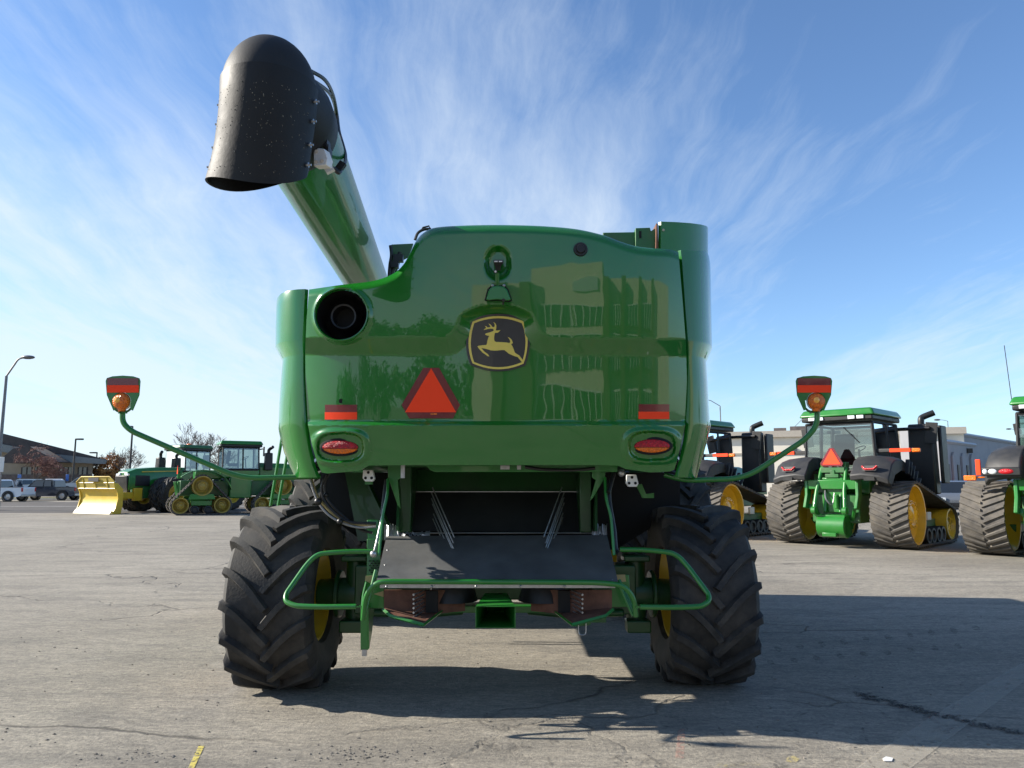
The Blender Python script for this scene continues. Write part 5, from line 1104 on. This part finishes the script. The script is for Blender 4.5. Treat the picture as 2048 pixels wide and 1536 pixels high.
mb = MB(); mb.prism([wq(5, 915, YB - 4), wq(26, 897, YB - 4), wq(60, 893, YB - 4), wq(118, 924, YB - 4), wq(8, 926, YB - 4)], (0, 3.4, 0)); bp_(mb, 'porch_roof', 'roof_b')
mb = MB(); mb.tube([wq(108, 925, YB - .4), wq(108, 965, YB - .4)], .12, 8); bp_(mb, 'downpipe', 'poled')
for xa, xb, n in ((45, 85, 4), (119.5, 145, 3), (158, 174, 2)):
    mb = MB(); a, b_ = wq(xa, 934.5), wq(xb, 956); mb.box(((a.x + b_.x) / 2, YB - .02, (a.z + b_.z) / 2), (b_.x - a.x, .2, a.z - b_.z)); wn = bp_(mb, 'window', 'wingl')
    mb = MB()
    for k in range(n + 1): mb.box((a.x + (b_.x - a.x) * k / n, YB - .14, (a.z + b_.z) / 2), (.12, .08, a.z - b_.z))
    bp_(mb, 'window_frame', 'poled', wn)
# right: cream building
YC = 60.0
ob = wq(1620, 960, YC); cbld = root('cream_building', (ob.x, ob.y, 0), R_(-20), 'long cream flat roofed building behind the parked tracked tractors', 'building'); OC = Vector((ob.x, ob.y, 0))
mb = MB(); x0, x1 = wq(1290, 900, YC).x, wq(1890, 900, YC).x; zt = wq(0, 872, YC).z
mb.box(((x0 + x1) / 2, YC + 8, zt / 2), (x1 - x0, 16, zt)); mb.build('wall', 'cream', cbld, OC)
mb = MB(); mb.box(((x0 + x1) / 2, YC + 7.9, wq(0, 867, YC).z), (x1 - x0 + .3, 16.4, .5)); mb.build('parapet', 'creamd', cbld, OC)
mb = MB(); zz = wq(0, 906, YC).z; mb.box(((x0 + x1) / 2, YC - .03, zz), (x1 - x0, .1, .12)); mb.build('ledge', 'creamd', cbld, OC)
for x in (1588, 1846): 
    mb = MB(); a, b_ = wq(x - 10, 896, YC), wq(x + 8, 904, YC); mb.box(((a.x + b_.x) / 2, YC - .02, (a.z + b_.z) / 2), (b_.x - a.x, .12, a.z - b_.z)); mb.build('window', 'wingl', cbld, OC)
mb = MB(); p_ = wq(1580, 861, YC + 3); mb.box((p_.x, YC + 4, p_.z), (2.0, 1.5, .75)); mb.box((p_.x - 1.8, YC + 4, p_.z), (1.0, 1.3, .55)); mb.build('rooftop_unit', 'stone_w', cbld, OC)
# grey building going away to the right
def wallbox(name, p0, p1, z, th, m_, par, off):
    d = (p1 - p0); d.z = 0; n_ = Vector((d.y, -d.x, 0)).normalized(); mb = MB(); q = [p0, p1, p1 - n_ * th, p0 - n_ * th]
    mb.prism([Vector((v_.x, v_.y, 0)) for v_ in q], (0, 0, z)); return mb.build(name, m_, par, off)
p0 = Vector((wq(1886, 900, 52).x, 52, 0)); dirg = Vector((.70, .71, 0)).normalized()
gb = root('grey_warehouse', p0, 0, 'long grey warehouse with slit windows receding to the right behind the tractors', 'building')
z1 = wq(0, 855, 55).z; z0_ = wq(0, 882, 52).z
wallbox('upper_wall', p0 + dirg * 1.0 + Vector((0, 3, 0)), p0 + dirg * 62 + Vector((0, 3, 0)), z1, 1.6, 'greyw', gb, p0)
mb = MB(); q0, q1 = p0 + dirg * .8 + Vector((0, 2.9, z1)), p0 + dirg * 62 + Vector((0, 2.9, z1)); mb.tube([q0, q1], .16, 4); mb.build('roof_trim', 'greyl', gb, p0)
wallbox('wall', p0, p0 + dirg * 8.5, z0_, 1.2, 'greyw', gb, p0)
mb = MB(); mb.tube([p0 + Vector((0, -.05, z0_)), p0 + dirg * 8.5 + Vector((0, -.05, z0_))], .14, 4); mb.build('wall_trim', 'greyl', gb, p0)
nrm_ = Vector((dirg.y, -dirg.x, 0))
for k in range(3):
    mb = MB(); q = p0 + dirg * (1.7 + k * 2.4); mb.prism([q + nrm_ * .02 + Vector((0, 0, 1.6)), q + dirg * .7 + nrm_ * .02 + Vector((0, 0, 1.6)), q + dirg * .7 + nrm_ * .02 + Vector((0, 0, z0_ - 1.0)), q + dirg * .35 + nrm_ * .02 + Vector((0, 0, z0_ - .7)), q + nrm_ * .02 + Vector((0, 0, z0_ - 1.0))], nrm_ * .12); mb.build('pilaster', 'greyw', gb, p0)
    mb = MB(); q = p0 + dirg * (.75 + k * 2.4); mb.prism([q + nrm_ * .01 + Vector((0, 0, 1.6)), q + dirg * .45 + nrm_ * .01 + Vector((0, 0, 1.6)), q + dirg * .45 + nrm_ * .01 + Vector((0, 0, 2.9)), q + nrm_ * .01 + Vector((0, 0, 2.9))], nrm_ * .05); mb.build('window', 'poled', gb, p0)
mb = MB(); q = p0 + dirg * 6.2 + nrm_ * .1 + Vector((0, 0, z0_ - .5)); mb.box(q, (.4, .3, .35)); mb.build('wall_lamp', 'blackpl', gb, p0)
pr = Vector((26.2, 46.0, 0))
mb = MB(); q0 = pr + dirg * .2; mb.prism([q0, q0 + dirg * 9, q0 + dirg * 9 + Vector((0, 0, 1.5)), q0 + Vector((0, 0, 1.5))], nrm_ * -.5)
o = mb.build('red_wall', 'redw', None, q0); o.location = q0; tag(o, 'low red painted wall in front of the grey warehouse', 'wall')
# dealership behind the photographer: seen mirrored in the glossy hood
ob = Vector((14, -26, 0)); db = root('showroom_building', ob, R_(20), 'tan showroom with tall windows and pillars mirrored in the glossy green hood', 'building')
mb = MB(); mb.box((14, -30, 4.6), (36, 8, 9.2)); mb.box((5.2, -26.5, 5.4), (7.0, 2.2, 10.8)); mb.build('wall', mat('tan_panels', (.62, .56, .44), .85, var=.05, vs=.5), db, ob)
mb = MB()
for x in (-1.4, 1.2, 9.2, 12.2, 17, 22): mb.box((x, -25.3, 4.6), (.9, .9, 9.2))
mb.build('pillar', mat('brown_pillar', (.11, .085, .06), .8), db, ob)
for xa, xb in ((2.0, 5.0), (5.3, 8.5), (9.9, 11.6), (13, 16.5), (18, 21.5)):
    for za, zb in ((.2, 3.2), (4.2, 6.6)):
        mb = MB(); mb.box(((xa + xb) / 2, -25.35, (za + zb) / 2), (xb - xa, .12, zb - za)); wn = mb.build('window', 'wingl', db, ob)
        mb = MB()
        for k in range(5): mb.box((xa + (xb - xa) * k / 4, -25.26, (za + zb) / 2), (.09, .08, zb - za))
        mb.box(((xa + xb) / 2, -25.26, zb), (xb - xa, .08, .1)); mb.build('window_frame', 'white', wn, ob)
mb = MB(); mb.box((6.6, -25.3, 8.6), (2.6, .2, 1.1)); mb.build('sign_board', 'greyl', db, ob)

# ================================================================== TREES, LAMPS, SIGNS
M['bark'] = mat('bark', (.12, .095, .075), .9, var=.25, vs=8); M['twig'] = mat('grey_twigs', (.13, .10, .085), .9, var=.2); M['twigr'] = mat('reddish_twigs', (.17, .085, .07), .9, var=.3, vs=5)
def bare_tree(loc, h, label, seed, twm='twig', spread=.55, droop=0.0, depth=5, tr=.12):
    rnd = random.Random(seed); rt = root('bare_tree', loc, 0, label, 'tree'); tm, cm = MB(), MB()
    def grow(p, d, L, r, lv):
        pts = [p]; q = p.copy(); dd = d.copy()
        for k in range(3): dd = (dd + Vector((rnd.uniform(-.18, .18), rnd.uniform(-.18, .18), rnd.uniform(-.05, .12) - droop * lv * .12))).normalized(); q = q + dd * (L / 3); pts.append(q.copy())
        (tm if lv < 2 else cm).tube(pts, [max(r, .014), max(r * .85, .013), max(r * .7, .012), max(r * .55, .011)], 5 if lv < 2 else 3, False)
        if lv < depth:
            for k in range(rnd.choice((3, 3, 4)) if lv else 5):
                t_ = rnd.uniform(.35, 1.0); i = min(2, int(t_ * 3)); b_ = pts[i].lerp(pts[i + 1], t_ * 3 - i)
                a = rnd.uniform(0, 6.28); nd = (dd + Vector((math.cos(a), math.sin(a), .15)) * spread * rnd.uniform(.7, 1.5)).normalized(); grow(b_, nd, L * rnd.uniform(.58, .78), r * .5, lv + 1)
    grow(Vector((0, 0, 0)), Vector((0, 0, 1)), h * .36, tr, 0)
    tm.build('trunk', 'bark', rt); cm.build('crown', twm, rt, recalc=False); return rt
def gx(px, Y): return ((px - 1024) / F * Y, Y, 0)
bare_tree(gx(382, 70), 9.0, 'tall bare tree rising behind the cab of the plow tractor', 2, spread=.6)
bare_tree(gx(428, 78), 7.5, 'sparse bare tree with leaning twigs right of the plow tractor cab', 9, spread=.8)
bare_tree(gx(250, 95), 7.6, 'small bare tree behind the nose of the plow tractor', 5, spread=.7)
bare_tree(gx(76, 88), 8.4, 'reddish bare tree with drooping twigs in front of the tan office building', 11, 'twigr', .9, .35, 6, .26)
bare_tree(gx(97, 130), 11.5, 'bare treetop showing above the brown roof of the office building', 12, spread=.5, depth=4)
M['leaf_o'] = mat('orange_leaves', (.36, .16, .04), .8, var=.5, vs=2); M['leaf_g'] = mat('green_leaves', (.045, .085, .025), .8, var=.5, vs=1)
def leafy(name, loc, h, wd_, m_, label, seed, n=1600, ls=.22, cat='tree'):
    rnd = random.Random(seed); rt = root(name, loc, 0, label, cat); m = MB()
    m.tube([(0, 0, 0), (.1, 0, h * .35), (.0, .1, h * .6)], [.13, .09, .05], 6)
    for k in range(6): a = rnd.uniform(0, 6.28); m.tube([(0, 0, h * .3), (math.cos(a) * wd_ * .25, math.sin(a) * wd_ * .25, h * .6)], [.05, .02], 5)
    m.build('trunk', 'bark', rt); m = MB(); cl_ = [(rnd.uniform(-.38, .38) * wd_, rnd.uniform(-.38, .38) * wd_, h * rnd.uniform(.28, .88), rnd.uniform(.14, .26) * wd_) for _ in range(16)]
    for k in range(n):
        c_ = rnd.choice(cl_); d = Vector((rnd.gauss(0, 1), rnd.gauss(0, 1), rnd.gauss(0, 1))).normalized() * c_[3] * rnd.random() ** .4; p = Vector(c_[:3]) + d
        if p.z < .1: continue
        a = Vector((rnd.gauss(0, 1), rnd.gauss(0, 1), rnd.gauss(0, 1))).normalized(); b_ = a.orthogonal().normalized(); s_ = ls * rnd.uniform(.5, 1.1); m.add([p - a * s_ * .5, p + b_ * s_ * .4, p + a * s_ * .5, p - b_ * s_ * .4], [(0, 1, 2, 3)])
    m.build('crown', m_, rt, recalc=False); return rt
leafy('autumn_tree', gx(229, 110), 5.6, 4.2, 'leaf_o', 'orange leaved small tree between the office building and the plow tractor', 1, 2600, .40)
leafy('autumn_tree', gx(209, 106), 3.6, 3.4, 'leaf_o', 'low orange shrub just left of the taller orange tree by the plow tractor', 3, 1500, .40)
for i, (x, y, h) in enumerate(((-7, -60, 6.5), (-15, -62, 7.5), (-23, -60, 6), (-31, -63, 8.5), (-40, -61, 7), (-48, -62, 7.5))):
    leafy('broadleaf_tree', (x, y, 0), h, h * 1.3, 'leaf_g', 'green trees in a row behind the photographer, mirrored low in the hood', 20 + i, 1500, .75)['group'] = 'trees behind the photographer'
def lamp(name, px, Y, py_top, arm, label, kind='box', m_='poled', r=.09):
    x, y, _ = gx(px, Y); zt = wq(px, py_top, Y).z; rt = root(name, (x, y, 0), 0, label, 'street lamp'); m = MB(); m.tube([(0, 0, 0), (0, 0, zt)], [r * 1.2, r * .8], 10); m.cyl((0, 0, 0), (0, 0, .5), r * 2.6); m.build('pole', m_, rt)
    if kind == 'box':
        m = MB(); m.box((arm * .5, 0, zt - .02), (abs(arm) * 1.0, .36, .18)); m.build('lamp_head', m_, rt, bevel=.04); m = MB(); m.box((arm * .55, 0, zt - .115), (abs(arm) * .7, .28, .03)); m.build('lamp_glass', 'lampglass', rt)
    else:
        dz = kind; m = MB(); m.tube(cr([(0, 0, zt), (arm * .35, 0, zt + dz * .55), (arm * .6, 0, zt + dz * .9), (arm, 0, zt + dz)], 6), r * .55, 8); m.build('arm', m_, rt)
        m = MB(); m.sphere((arm * 1.1, 0, zt + dz), 1, 14, 8, sc=(.42, .2, .12)); m.build('lamp_head', 'pole', rt)
lamp('street_lamp', 3, 45, 752, 1.1, 'tall grey street lamp with a curved arm at the left picture edge', 1.15, 'pole', .10)
lamp('parking_lamp', 152.5, 85, 878, .85, 'dark parking lamp in front of the office building, middle of its facade', r=.11)
lamp('parking_lamp', 197, 105, 905, -1.0, 'dark parking lamp standing past the right end of the office building', r=.11)
lamp('parking_lamp', 264.5, 80, 853, -.9, 'tall dark parking lamp crossing behind the left warning arm', r=.11)
lamp('street_lamp', 1442, 70, 812, -1.6, 'thin grey lamp mast with straight arm just right of the combine', .6, 'pole', .06)
lamp('street_lamp', 1585, 85, 858, 2.0, 'thin curved lamp arm above the cream building roof', 1.2, 'pole', .05)
lamp('street_lamp', 1897, 95, 842, -1.2, 'small lamp mast above the corner of the grey warehouse', .15, 'pole', .05)
lamp('street_lamp', 2033, 110, 860, -1.0, 'small lamp mast above the far end of the grey warehouse roof', .15, 'pole', .05)
def sign(px, Y, y0, y1, w_, m_, label, post=True):
    x, y, _ = gx(px, Y); za, zb = wq(px, y0, Y).z, wq(px, y1, Y).z; rt = root('road_sign', (x, y, 0), 0, label, 'sign'); m = MB(); m.box((0, -.06, (za + zb) / 2), (w_, .04, za - zb)); m.build('sign_board', m_, rt, bevel=.01)
    m = MB(); m.tube([(0, 0, 0), (0, 0, za)], .04, 8); m.build('sign_post', 'pole', rt)
sign(47, 86, 949, 956, .42, 'bluepaint', 'small blue sign on a post behind the white car')
sign(142, 86, 949, 962, .34, 'bluepaint', 'tall blue sign on a post beside the middle parking lamp')
sign(9.5, 44, 914, 944, .30, 'white', 'white sign panel beside the street lamp at the left edge')
